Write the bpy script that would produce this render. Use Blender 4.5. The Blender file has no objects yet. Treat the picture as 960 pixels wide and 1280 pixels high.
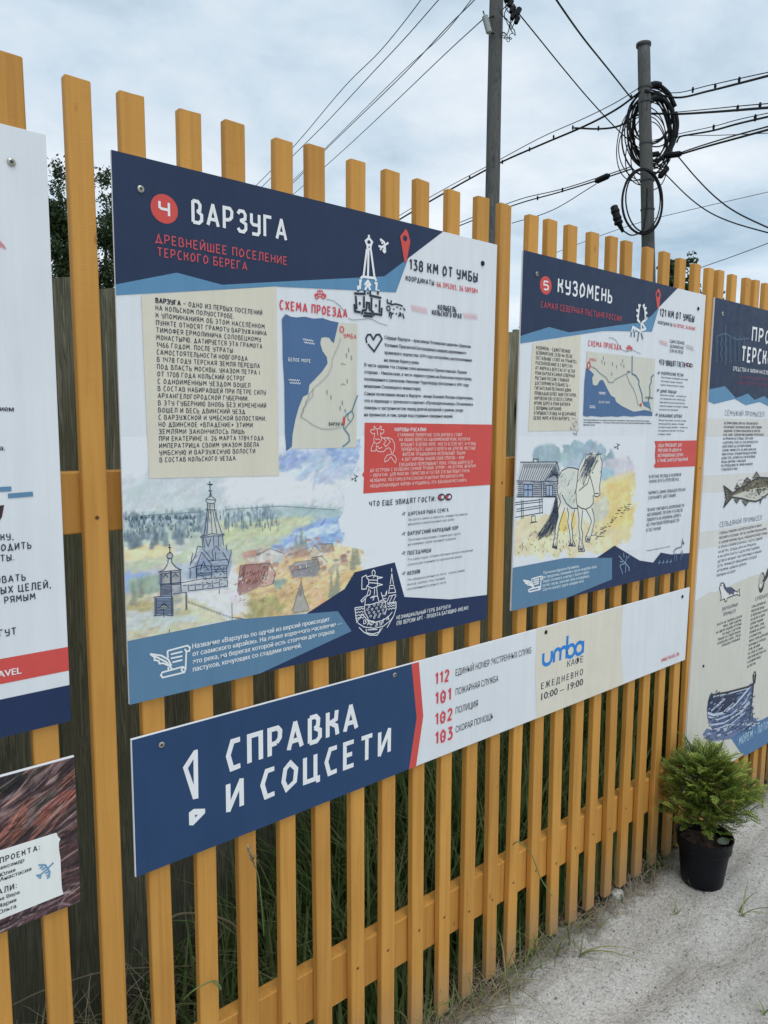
import bpy, bmesh, math, random
import numpy as np
from mathutils import Vector, Matrix, noise

random.seed(7); rng = np.random.default_rng(11)
scene = bpy.context.scene
COL = scene.collection

# ------------------------------------------------------------------ camera
CAM_H, CAM_D = 1.70, 1.32                      # eye height, distance to the boards
FPX, YAW, PITCH, ROLL = 906.3895, 0.6961, -0.1232, 0.0116   # focal length for a 1280 high frame
cy, sy, cp, sp = math.cos(YAW), math.sin(YAW), math.cos(PITCH), math.sin(PITCH)
FW = Vector((sy*cp, cy*cp, sp)); R0 = Vector((cy, -sy, 0)); U0 = R0.cross(FW)
RT = math.cos(ROLL)*R0 + math.sin(ROLL)*U0
UP = -math.sin(ROLL)*R0 + math.cos(ROLL)*U0
CP = Vector((0, -CAM_D, CAM_H))
cam = bpy.data.cameras.new("camera"); cam_o = bpy.data.objects.new("camera", cam); COL.objects.link(cam_o)
cam.sensor_fit = 'VERTICAL'; cam.sensor_height = 36.0; cam.sensor_width = 27.0
cam.lens = FPX/1280*36.0; cam.clip_start = .02; cam.clip_end = 2000
cam_o.matrix_world = Matrix(((RT.x, UP.x, -FW.x, CP.x), (RT.y, UP.y, -FW.y, CP.y), (RT.z, UP.z, -FW.z, CP.z), (0, 0, 0, 1)))
scene.camera = cam_o

def ray(px, py): return FW + RT*((px-480)/FPX) - UP*((py-640)/FPX)
def at(px, py, Y=0.0):                         # point of the plane y = Y seen at a photo pixel
    d = ray(px, py); return CP + d*((Y-CP.y)/d.y)
def atg(px, py, Zz=0.0):                       # point of the ground
    d = ray(px, py); return CP + d*((Zz-CP.z)/d.z)
def atd(px, py, D): return CP + ray(px, py)*D  # point at a given depth
def P(px, py):
    v = at(px, py, 0.0); return (v.x, v.z)
def Z(ox, oy, s):                              # sub-picture coordinates -> board plane
    return lambda x, y: P(ox+x/s, oy+y/s)

# ------------------------------------------------------------------ world, sun, exposure
SUN_EL, SUN_AZ = math.radians(69), math.radians(200)     # azimuth measured from +Y clockwise: behind the camera
sun_dir = Vector((math.sin(SUN_AZ)*math.cos(SUN_EL), math.cos(SUN_AZ)*math.cos(SUN_EL), math.sin(SUN_EL)))
world = bpy.data.worlds.new("World"); scene.world = world; world.use_nodes = True
nt = world.node_tree; nt.nodes.clear()
def N(tree, t, **kw):
    n = tree.nodes.new(t)
    for k, v in kw.items():
        if k in n.inputs: n.inputs[k].default_value = v
        else: setattr(n, k, v)
    return n
L = lambda tree, a, b: tree.links.new(a, b)
out = N(nt, 'ShaderNodeOutputWorld')
sky = N(nt, 'ShaderNodeTexSky', sky_type='NISHITA', sun_disc=False, sun_elevation=SUN_EL, sun_rotation=SUN_AZ, air_density=1.0, dust_density=2.0)
bg1 = N(nt, 'ShaderNodeBackground', Strength=0.10); L(nt, sky.outputs[0], bg1.inputs[0])
tc = N(nt, 'ShaderNodeTexCoord')
sep = N(nt, 'ShaderNodeSeparateXYZ'); L(nt, tc.outputs['Generated'], sep.inputs[0])
zc = N(nt, 'ShaderNodeMath', operation='MAXIMUM'); L(nt, sep.outputs['Z'], zc.inputs[0]); zc.inputs[1].default_value = 0.0
za = N(nt, 'ShaderNodeMath', operation='ADD'); L(nt, zc.outputs[0], za.inputs[0]); za.inputs[1].default_value = 0.22
dx = N(nt, 'ShaderNodeMath', operation='DIVIDE'); L(nt, sep.outputs['X'], dx.inputs[0]); L(nt, za.outputs[0], dx.inputs[1])
dy = N(nt, 'ShaderNodeMath', operation='DIVIDE'); L(nt, sep.outputs['Y'], dy.inputs[0]); L(nt, za.outputs[0], dy.inputs[1])
cmb = N(nt, 'ShaderNodeCombineXYZ'); L(nt, dx.outputs[0], cmb.inputs[0]); L(nt, dy.outputs[0], cmb.inputs[1])
n1 = N(nt, 'ShaderNodeTexNoise', Scale=1.15, Detail=7.0, Roughness=.55, Distortion=.35); mpw = N(nt, 'ShaderNodeMapping'); L(nt, cmb.outputs[0], mpw.inputs[0]); mpw.inputs['Location'].default_value = (.55, .3, 0); cmb = mpw; L(nt, cmb.outputs[0], n1.inputs['Vector'])
n2 = N(nt, 'ShaderNodeTexNoise', Scale=2.9, Detail=8.0, Roughness=.6, Distortion=.2); L(nt, cmb.outputs[0], n2.inputs['Vector'])
mx = N(nt, 'ShaderNodeMath', operation='MULTIPLY_ADD'); L(nt, n2.outputs[0], mx.inputs[0]); mx.inputs[1].default_value = .45; L(nt, n1.outputs[0], mx.inputs[2])
cr = N(nt, 'ShaderNodeValToRGB'); L(nt, mx.outputs[0], cr.inputs[0])
e = cr.color_ramp.elements
e[0].position = .55; e[0].color = (.44, .60, .745, 1)
e[1].position = .90; e[1].color = (1.0, 1.06, 1.12, 1)
m_ = cr.color_ramp.elements.new(.70); m_.color = (.69, .83, .955, 1)
# the layer is brighter round the veiled sun and along the horizon
vdot = N(nt, 'ShaderNodeVectorMath', operation='DOT_PRODUCT'); L(nt, tc.outputs['Generated'], vdot.inputs[0]); vdot.inputs[1].default_value = sun_dir
dmx = N(nt, 'ShaderNodeMath', operation='MAXIMUM'); L(nt, vdot.outputs['Value'], dmx.inputs[0]); dmx.inputs[1].default_value = 0
dpw = N(nt, 'ShaderNodeMath', operation='POWER'); L(nt, dmx.outputs[0], dpw.inputs[0]); dpw.inputs[1].default_value = 3.0
SKYGAIN = .40
dml = N(nt, 'ShaderNodeMath', operation='MULTIPLY_ADD'); L(nt, dpw.outputs[0], dml.inputs[0]); dml.inputs[1].default_value = SKYGAIN; dml.inputs[2].default_value = .92
hz = N(nt, 'ShaderNodeMapRange'); L(nt, sep.outputs['Z'], hz.inputs['Value'])
hz.inputs['From Min'].default_value = .02; hz.inputs['From Max'].default_value = .34; hz.inputs['To Min'].default_value = .10; hz.inputs['To Max'].default_value = 0
sm = N(nt, 'ShaderNodeMath', operation='ADD'); L(nt, dml.outputs[0], sm.inputs[0]); L(nt, hz.outputs[0], sm.inputs[1])
bg2 = N(nt, 'ShaderNodeBackground'); L(nt, cr.outputs[0], bg2.inputs[0]); L(nt, sm.outputs[0], bg2.inputs[1])
mixs = N(nt, 'ShaderNodeMixShader'); mixs.inputs[0].default_value = .94
L(nt, bg1.outputs[0], mixs.inputs[1]); L(nt, bg2.outputs[0], mixs.inputs[2]); L(nt, mixs.outputs[0], out.inputs[0])

sl = bpy.data.lights.new("sun", 'SUN'); sl.energy = 1.15; sl.angle = math.radians(25); sl.color = (1, .98, .95)
so = bpy.data.objects.new("sun", sl); COL.objects.link(so)
so.rotation_euler = (-sun_dir).to_track_quat('-Z', 'Y').to_euler(); so.location = (0, -3, 8)
vs = scene.view_settings; vs.view_transform = 'Standard'; vs.look = 'None'; vs.gamma = 1; vs.exposure = 0; vs.use_curve_mapping = False

# ------------------------------------------------------------------ materials
def lin(v):
    v = v/255.0
    return v/12.92 if v <= .04045 else ((v+.055)/1.055)**2.4
LIGHT = (.685, .75, .83)                       # colour of the overcast light that fell on the boards: takes it out of measured colours
def alb(r, g, b): return tuple(min(.86, lin(v)/k) for v, k in zip((r, g, b), LIGHT))

def new_mat(name):
    m = bpy.data.materials.new(name); m.use_nodes = True; t = m.node_tree
    return m, t, t.nodes['Principled BSDF']
def obj_xyz(t): return N(t, 'ShaderNodeTexCoord').outputs['Object']
def pos_xyz(t): return N(t, 'ShaderNodeNewGeometry').outputs['Position']
def ramp(t, fac, stops):
    r = N(t, 'ShaderNodeValToRGB'); L(t, fac, r.inputs[0]); el = r.color_ramp.elements
    el[0].position, el[0].color = stops[0][0], (*stops[0][1], 1)
    el[1].position, el[1].color = stops[-1][0], (*stops[-1][1], 1)
    for p, c in stops[1:-1]:
        q = el.new(p); q.color = (*c, 1)
    return r.outputs[0]
def scaled(t, vec, sc):
    m = N(t, 'ShaderNodeMapping'); L(t, vec, m.inputs[0]); m.inputs['Scale'].default_value = sc; return m.outputs[0]
def tnoise(t, vec, scale, detail=4, rough=.55, dist=0):
    n = N(t, 'ShaderNodeTexNoise', Scale=scale, Detail=float(detail), Roughness=rough, Distortion=dist); L(t, vec, n.inputs['Vector']); return n.outputs[0]
def bump(t, b, h, strength, dist=.002):
    n = N(t, 'ShaderNodeBump', Strength=strength, Distance=dist); L(t, h, n.inputs['Height']); L(t, n.outputs[0], b.inputs['Normal'])
def mixc(t, fac, a, b, mode='MIX'):
    n = N(t, 'ShaderNodeMix', data_type='RGBA', blend_type=mode)
    if isinstance(fac, float): n.inputs[0].default_value = fac
    else: L(t, fac, n.inputs[0])
    for i, v in ((6, a), (7, b)):
        if isinstance(v, tuple): n.inputs[i].default_value = (*v, 1)
        else: L(t, v, n.inputs[i])
    return n.outputs[2]

_pm = {}
def pmat(c):                                   # ink printed on the board: flat colour with faint dust and uneven gloss
    k = tuple(round(v, 4) for v in c)
    if k in _pm: return _pm[k]
    m, t, b = new_mat("printed_ink"); p = pos_xyz(t)
    f = tnoise(t, p, 9, 6, .65)
    col = ramp(t, f, [(.3, tuple(v*.955 for v in k)), (.72, tuple(min(.88, v*1.02+.004) for v in k))])
    st = ramp(t, tnoise(t, scaled(t, p, (38, 1, 1.6)), 1.0, 5, .7), [(.30, (.945, .94, .93)), (.55, (1, 1, 1)), (.8, (1.02, 1.02, 1.02))])
    col = mixc(t, 1.0, col, st, 'MULTIPLY'); L(t, col, b.inputs['Base Color'])
    L(t, ramp(t, tnoise(t, p, 30, 5), [(.3, (.40,)*3), (.7, (.56,)*3)]), b.inputs['Roughness'])
    b.inputs['Specular IOR Level'].default_value = .25
    _pm[k] = m; return m

def simple(name, c, rough=.6, var=.25, scale=8, bmp=0, spec=.4):
    m, t, b = new_mat(name); p = pos_xyz(t); f = tnoise(t, p, scale, 6, .6)
    L(t, ramp(t, f, [(.28, tuple(v*(1-var) for v in c)), (.74, tuple(min(.95, v*(1+var)) for v in c))]), b.inputs['Base Color'])
    b.inputs['Roughness'].default_value = rough; b.inputs['Specular IOR Level'].default_value = spec
    if bmp: bump(t, b, f, bmp)
    return m

def picket_paint():
    m, t, b = new_mat("ochre_wood_stain"); p = pos_xyz(t)
    oi = N(t, 'ShaderNodeObjectInfo').outputs['Random']
    add = N(t, 'ShaderNodeVectorMath', operation='MULTIPLY_ADD'); L(t, oi, add.inputs[0]); add.inputs[1].default_value = (3, 7, 11); L(t, p, add.inputs[2])
    v = add.outputs[0]
    g = tnoise(t, scaled(t, v, (60, 60, 2.2)), 1.0, 6, .6, .8)
    g2 = tnoise(t, scaled(t, v, (150, 150, 3)), 1.0, 3, .5)
    blot = tnoise(t, v, 2.3, 5, .6)
    saw = tnoise(t, scaled(t, v, (6, 6, 330)), 1.0, 2, .5)
    c = ramp(t, g, [(.25, (.42, .19, .038)), (.5, (.60, .285, .058)), (.8, (.70, .365, .088))])
    c = mixc(t, .38, c, ramp(t, blot, [(.3, (.47, .215, .042)), (.7, (.74, .37, .082))]))
    vo = N(t, 'ShaderNodeTexVoronoi', Scale=1.0, feature='F1'); L(t, scaled(t, v, (11, 11, 5)), vo.inputs['Vector'])
    kn = ramp(t, vo.outputs['Distance'], [(.025, (.75, .75, .75)), (.07, (0, 0, 0))])
    c = mixc(t, kn, c, (.30, .12, .025))
    vr = ramp(t, oi, [(0.0, (.86, .85, .83)), (1.0, (1.06, 1.06, 1.06))])
    c = mixc(t, 1.0, c, vr, 'MULTIPLY')
    # splashed dirt near the ground
    sz = N(t, 'ShaderNodeSeparateXYZ'); L(t, p, sz.inputs[0])
    mr = N(t, 'ShaderNodeMapRange'); L(t, sz.outputs['Z'], mr.inputs['Value']); mr.inputs['From Min'].default_value = .02; mr.inputs['From Max'].default_value = .22; mr.inputs['To Min'].default_value = .95; mr.inputs['To Max'].default_value = 0
    dm = N(t, 'ShaderNodeMath', operation='MULTIPLY'); L(t, mr.outputs[0], dm.inputs[0]); L(t, tnoise(t, v, 26, 5, .7), dm.inputs[1])
    c = mixc(t, dm.outputs[0], c, (.30, .25, .19))
    L(t, c, b.inputs['Base Color'])
    b.inputs['Roughness'].default_value = .62; b.inputs['Specular IOR Level'].default_value = .3
    h = N(t, 'ShaderNodeMath', operation='ADD'); L(t, g2, h.inputs[0]); L(t, saw, h.inputs[1])
    bump(t, b, h.outputs[0], .30, .0012)
    return m
PAINT = picket_paint()

def old_wood():
    m, t, b = new_mat("weathered_board"); p = pos_xyz(t)
    oi = N(t, 'ShaderNodeObjectInfo').outputs['Random']
    add = N(t, 'ShaderNodeVectorMath', operation='MULTIPLY_ADD'); L(t, oi, add.inputs[0]); add.inputs[1].default_value = (5, 9, 13); L(t, p, add.inputs[2])
    v = add.outputs[0]
    g = tnoise(t, scaled(t, v, (70, 70, 2.0)), 1.0, 8, .65, 1.6)
    bl = tnoise(t, scaled(t, v, (5, 5, 2)), 1.0, 5, .65)
    c = ramp(t, g, [(.30, (.045, .045, .034)), (.44, (.27, .27, .21)), (.52, (.10, .10, .076)), (.60, (.30, .30, .24)), (.78, (.52, .52, .44))])
    c = mixc(t, ramp(t, bl, [(.35, (0, 0, 0)), (.68, (.75, .75, .75))]), c, (.12, .13, .08))
    vo = N(t, 'ShaderNodeTexVoronoi', Scale=1.0); L(t, scaled(t, v, (7, 7, 2.2)), vo.inputs['Vector'])
    c = mixc(t, ramp(t, vo.outputs['Distance'], [(.05, (1, 1, 1)), (.15, (0, 0, 0))]), c, (.02, .018, .014))
    vr = ramp(t, oi, [(0.0, (.75, .74, .70)), (1.0, (1.6, 1.55, 1.42))])
    c = mixc(t, 1.0, c, vr, 'MULTIPLY')
    L(t, c, b.inputs['Base Color']); b.inputs['Roughness'].default_value = .9; b.inputs['Specular IOR Level'].default_value = .15
    bump(t, b, g, .8, .004); return m
OLDWOOD = old_wood()
WHITE = alb(194, 204, 217)
def board_white():
    m, t, b = new_mat("white_plastic_sheet"); p = pos_xyz(t)
    st = ramp(t, tnoise(t, scaled(t, p, (38, 1, 1.6)), 1.0, 5, .7), [(.30, (.945, .94, .93)), (.55, (1, 1, 1)), (.8, (1.02, 1.02, 1.02))])
    L(t, mixc(t, 1.0, ramp(t, tnoise(t, p, 5, 6, .65), [(.3, (.74, .755, .775)), (.7, (.79, .805, .825))]), st, 'MULTIPLY'), b.inputs['Base Color'])
    b.inputs['Roughness'].default_value = .45; b.inputs['Specular IOR Level'].default_value = .35; return m
SHEET = board_white()
ZINC = simple("zinc_screw", (.42, .40, .34), .35, .2, 60); ZINC.node_tree.nodes['Principled BSDF'].inputs['Metallic'].default_value = .85
DARK = simple("dark_hole", (.02, .018, .016), .8, .2)
NAILHEAD = simple("painted_over_screw_hole", (.27, .115, .026), .7, .2)
BLACKRUB = simple("black_cable_sheath", (.007, .0075, .009), .6, .3, 20, 0, .2)
STEELWIRE = simple("grey_wire", (.055, .058, .062), .5, .3, 20)

# ------------------------------------------------------------------ object helpers
def link_mesh(name, verts, faces, mats, parent=None, fm=None, smooth=False, loc=(0, 0, 0)):
    me = bpy.data.meshes.new(name); me.from_pydata([tuple(v) for v in verts], [], faces)
    for m in (mats if isinstance(mats, (list, tuple)) else [mats]): me.materials.append(m)
    if fm is not None: me.polygons.foreach_set('material_index', fm)
    if smooth: me.polygons.foreach_set('use_smooth', [True]*len(me.polygons))
    me.update()
    o = bpy.data.objects.new(name, me); COL.objects.link(o); o.location = loc
    if parent: o.parent = parent
    return o
def tag(o, label=None, cat=None, group=None, kind=None):
    for k, v in (('label', label), ('category', cat), ('group', group), ('kind', kind)):
        if v: o[k] = v
    return o
def empty(name, loc, label=None, cat=None, group=None):
    o = bpy.data.objects.new(name, None); COL.objects.link(o); o.location = loc; o.empty_display_size = .1
    return tag(o, label, cat, group)

class MB:                                      # mesh builder in world coordinates
    def __init__(s, org=(0, 0, 0)): s.v = []; s.f = []; s.m = []; s.o = Vector(org)
    def add(s, vs, fs, mi=0):
        b = len(s.v); s.v += [tuple(Vector(q)-s.o) for q in vs]; s.f += [tuple(b+i for i in q) for q in fs]; s.m += [mi]*len(fs)
    def box(s, lo, hi, mi=0):
        x0, y0, z0 = lo; x1, y1, z1 = hi
        s.add([(x0,y0,z0),(x1,y0,z0),(x1,y1,z0),(x0,y1,z0),(x0,y0,z1),(x1,y0,z1),(x1,y1,z1),(x0,y1,z1)],
              [(0,3,2,1),(4,5,6,7),(0,1,5,4),(1,2,6,5),(2,3,7,6),(3,0,4,7)], mi)
    def tube(s, pts, rad, n=8, mi=0, cap=True):
        pts = [Vector(q) for q in pts]; k = len(pts)
        rads = rad if isinstance(rad, (list, tuple)) else [rad]*k
        vs = []; ref = None
        for i, q in enumerate(pts):
            d = (pts[min(i+1, k-1)]-pts[max(i-1, 0)])
            if d.length < 1e-9: d = Vector((0, 0, 1))
            d.normalize()
            if ref is None: ref = Vector((0, 0, 1)) if abs(d.z) < .9 else Vector((1, 0, 0))
            a = d.cross(ref)
            if a.length < 1e-4: a = d.cross(Vector((.3, 1, .2)))
            a.normalize(); bb = a.cross(d); ref = bb
            for j in range(n):
                t = 2*math.pi*j/n; vs.append(q+(a*math.cos(t)+bb*math.sin(t))*rads[i])
        fs = [(i*n+j, i*n+(j+1) % n, (i+1)*n+(j+1) % n, (i+1)*n+j) for i in range(k-1) for j in range(n)]
        if cap: fs += [tuple(range(n-1, -1, -1)), tuple((k-1)*n+j for j in range(n))]
        s.add(vs, fs, mi)
    def build(s, name, mats, parent=None, smooth=False):
        return link_mesh(name, s.v, s.f, mats, parent, s.m, smooth, (0, 0, 0) if parent else tuple(s.o))

# ------------------------------------------------------------------ stroke lettering (angular hand-cut alphabet)
G = {
'А': (.62, [[(0,0),(.31,1),(.62,0)], [(.12,.3),(.5,.3)]]), 'Б': (.5, [[(.48,1),(0,1),(0,0),(.36,0),(.5,.13),(.5,.38),(.36,.52),(0,.52)]]),
'В': (.5, [[(0,1),(.3,1),(.42,.86),(.40,.62),(.28,.54),(.5,.40),(.5,.14),(.34,0),(0,0)], [(0,0),(0,1)]]), 'Г': (.44, [[(0,0),(0,1),(.44,1)]]),
'Д': (.66, [[(0,-.15),(0,.03),(.66,.03),(.66,-.15)], [(.1,.03),(.32,1),(.56,.03)]]), 'Е': (.44, [[(.44,1),(0,1),(0,0),(.44,0)], [(0,.5),(.36,.5)]]),
'Ж': (.78, [[(0,1),(.36,.5),(0,0)], [(.39,0),(.39,1)], [(.78,1),(.42,.5),(.78,0)]]), 'З': (.5, [[(0,.84),(.12,1),(.36,1),(.47,.85),(.45,.64),(.18,.53),(.5,.40),(.5,.15),(.36,0),(.12,0),(0,.14)]]),
'И': (.52, [[(0,1),(0,0),(.52,1),(.52,0)]]), 'К': (.5, [[(0,0),(0,1)], [(.46,1),(.42,.64),(0,.52)], [(.12,.56),(.44,.36),(.5,0)]]),
'Л': (.54, [[(-.06,0),(.1,.08),(.13,1),(.54,1),(.54,0)]]), 'М': (.7, [[(0,0),(.07,1),(.35,.38),(.63,1),(.7,0)]]), 'Н': (.5, [[(0,0),(0,1)], [(.5,0),(.5,1)], [(0,.5),(.5,.5)]]),
'О': (.56, [[(.14,0),(0,.35),(.08,.82),(.3,1),(.56,.68),(.5,.2),(.14,0)]]), 'П': (.5, [[(0,0),(0,1),(.5,1),(.5,0)]]), 'Р': (.48, [[(0,0),(0,1),(.36,1),(.48,.86),(.46,.60),(.32,.44),(0,.42)]]),
'С': (.5, [[(.5,1),(.18,1),(0,.52),(.14,0),(.5,.02)]]), 'Т': (.56, [[(0,1),(.56,1)], [(.28,0),(.28,1)]]), 'У': (.5, [[(0,1),(0,.56),(.1,.46),(.5,.46)], [(.5,1),(.5,.12),(.4,0),(.04,0)]]),
'Ф': (.66, [[(.33,0),(.33,1)], [(.1,.25),(0,.36),(0,.72),(.12,.85),(.54,.85),(.66,.74),(.66,.36),(.54,.25),(.1,.25)]]), 'Х': (.54, [[(0,0),(.54,1)], [(0,1),(.54,0)]]),
'Ц': (.6, [[(0,1),(0,0),(.6,0),(.6,-.18)], [(.48,1),(.48,0)]]), 'Ч': (.48, [[(0,1),(0,.56),(.1,.46),(.48,.46)], [(.48,0),(.48,1)]]), 'Ш': (.72, [[(0,1),(0,0),(.72,0),(.72,1)], [(.36,0),(.36,1)]]),
'Щ': (.82, [[(0,1),(0,0),(.82,0),(.82,-.18)], [(.35,0),(.35,1)], [(.7,0),(.7,1)]]), 'Ь': (.44, [[(0,1),(0,0),(.32,0),(.44,.13),(.44,.4),(.32,.52),(0,.52)]]),
'Ъ': (.56, [[(0,1),(.14,1),(.14,0),(.44,0),(.56,.13),(.56,.4),(.44,.52),(.14,.52)]]), 'Ы': (.62, [[(0,1),(0,0),(.3,0),(.4,.13),(.4,.4),(.3,.52),(0,.52)], [(.6,0),(.6,1)]]),
'Э': (.5, [[(0,1),(.34,1),(.5,.5),(.36,0),(0,0)], [(.12,.5),(.5,.5)]]), 'Ю': (.78, [[(0,0),(0,1)], [(0,.5),(.28,.5)], [(.38,0),(.28,.5),(.38,1),(.66,1),(.78,.5),(.68,0),(.38,0)]]),
'Я': (.5, [[(.5,0),(.5,1),(.13,1),(0,.86),(.02,.6),(.16,.46),(.5,.44)], [(.22,.46),(0,0)]]),
'0': (.48, [[(.1,0),(0,.3),(0,.75),(.22,1),(.48,.75),(.48,.25),(.36,0),(.1,0)]]), '1': (.24, [[(0,.78),(.22,1),(.22,0)]]), '2': (.46, [[(0,.8),(.12,1),(.34,1),(.46,.84),(.44,.6),(0,0),(.46,0)]]),
'3': (.46, [[(0,1),(.42,1),(.16,.6),(.36,.56),(.46,.4),(.44,.12),(.3,0),(.08,0),(0,.1)]]), '4': (.46, [[(0,1),(0,.55),(.1,.46),(.46,.46)], [(.46,0),(.46,1)]]), '5': (.44, [[(.42,1),(.04,1),(0,.56),(.32,.56),(.44,.42),(.44,.14),(.3,0),(.02,0)]]),
'6': (.46, [[(.4,1),(.14,.86),(0,.45),(0,.12),(.12,0),(.34,0),(.46,.13),(.46,.4),(.34,.52),(0,.5)]]), '7': (.44, [[(0,1),(.44,1),(.14,0)]]),
'8': (.46, [[(.12,.54),(.03,.68),(.05,.88),(.16,1),(.32,1),(.43,.88),(.43,.66),(.34,.54),(.46,.38),(.46,.12),(.34,0),(.12,0),(0,.12),(0,.38),(.12,.54),(.34,.54)]]),
'9': (.46, [[(.06,0),(.32,.14),(.46,.55),(.46,.88),(.34,1),(.12,1),(0,.87),(0,.6),(.12,.48),(.46,.5)]]),
'I': (.06, [[(.03,0),(.03,1)]]), '.': (.07, [[(.035,-.01),(.035,.11)]]), ',': (.09, [[(.06,.1),(.0,-.16)]]), ':': (.07, [[(.035,.08),(.035,.22)], [(.035,.6),(.035,.74)]]),
'-': (.3, [[(0,.46),(.3,.46)]]), '–': (.5, [[(0,.46),(.5,.46)]]), '«': (.4, [[(.18,.75),(0,.5),(.18,.25)], [(.38,.75),(.2,.5),(.38,.25)]]), '»': (.4, [[(0,.75),(.18,.5),(0,.25)], [(.2,.75),(.38,.5),(.2,.25)]]),
'(': (.2, [[(.2,1.08),(.02,.75),(.02,.25),(.2,-.1)]]), ')': (.2, [[(0,1.08),(.18,.75),(.18,.25),(0,-.1)]]), '*': (.2, [[(.1,.65),(.1,1)], [(0,.92),(.2,.74)]]), '•': (.1, [[(.05,.42),(.05,.56)]]),
'L': (.44, [[(0,1),(0,0),(.44,0)]]), 'V': (.56, [[(0,1),(.28,0),(.56,1)]]), 'U': (.5, [[(0,1),(0,.14),(.12,0),(.38,0),(.5,.14),(.5,1)]]), 'R': (.5, [[(0,0),(0,1),(.36,1),(.48,.86),(.46,.60),(.32,.46),(0,.44)], [(.24,.45),(.5,0)]]),
}
G['Й'] = (.52, G['И'][1]+[[(.12,1.2),(.4,1.2)]]); G['Ё'] = (.44, G['Е'][1]+[[(.08,1.14),(.08,1.26)], [(.34,1.14),(.34,1.26)]])
for a_, b_ in zip('ABEKMHOPCTX', 'АВЕКМНОРСТХ'): G[a_] = G[b_]
GAP = .17
def _touch(st):                                # does the last point end on an earlier part of the same stroke?
    e_ = Vector(st[-1])
    for i in range(len(st)-3):
        p, q = Vector(st[i]), Vector(st[i+1]); d = q-p
        if d.length < 1e-6: continue
        t_ = max(0, min(1, (e_-p).dot(d)/d.length_squared))
        if (p+d*t_-e_).length < .03: return True
    return False
for k_g in list(G):
    ns = []
    for st in G[k_g][1]:
        if len(st) > 3 and st[0] != st[-1] and _touch(st): ns += [st[:-1], st[-2:]]
        else: ns.append(st)
    G[k_g] = (G[k_g][0], ns)
def hand_width(s, wt=.15): g_ = .16+wt*1.25; return sum((.46 if ch == ' ' else G[ch][0]+g_) for ch in s)-g_

_fo = {}
def sans_mesh(s):                              # built-in typeface -> flat polygons, cap height 1
    if s in _fo: return _fo[s]
    cu = bpy.data.curves.new('t', 'FONT'); cu.body = s; cu.resolution_u = 2; cu.size = 1
    ob = bpy.data.objects.new('t', cu); COL.objects.link(ob)
    dg = bpy.context.evaluated_depsgraph_get(); me = ob.evaluated_get(dg).to_mesh()
    r = ([(v.co.x, v.co.y) for v in me.vertices], [tuple(p.vertices) for p in me.polygons])
    ob.evaluated_get(dg).to_mesh_clear(); bpy.data.objects.remove(ob); bpy.data.curves.remove(cu)
    _fo[s] = r; return r
_hv = sans_mesh('Н')[0]; CAPH = max(v[1] for v in _hv) or .7
def sans_width(s):
    v = sans_mesh(s)[0]; return (max(q[0] for q in v)-min(q[0] for q in v))/CAPH

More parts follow.
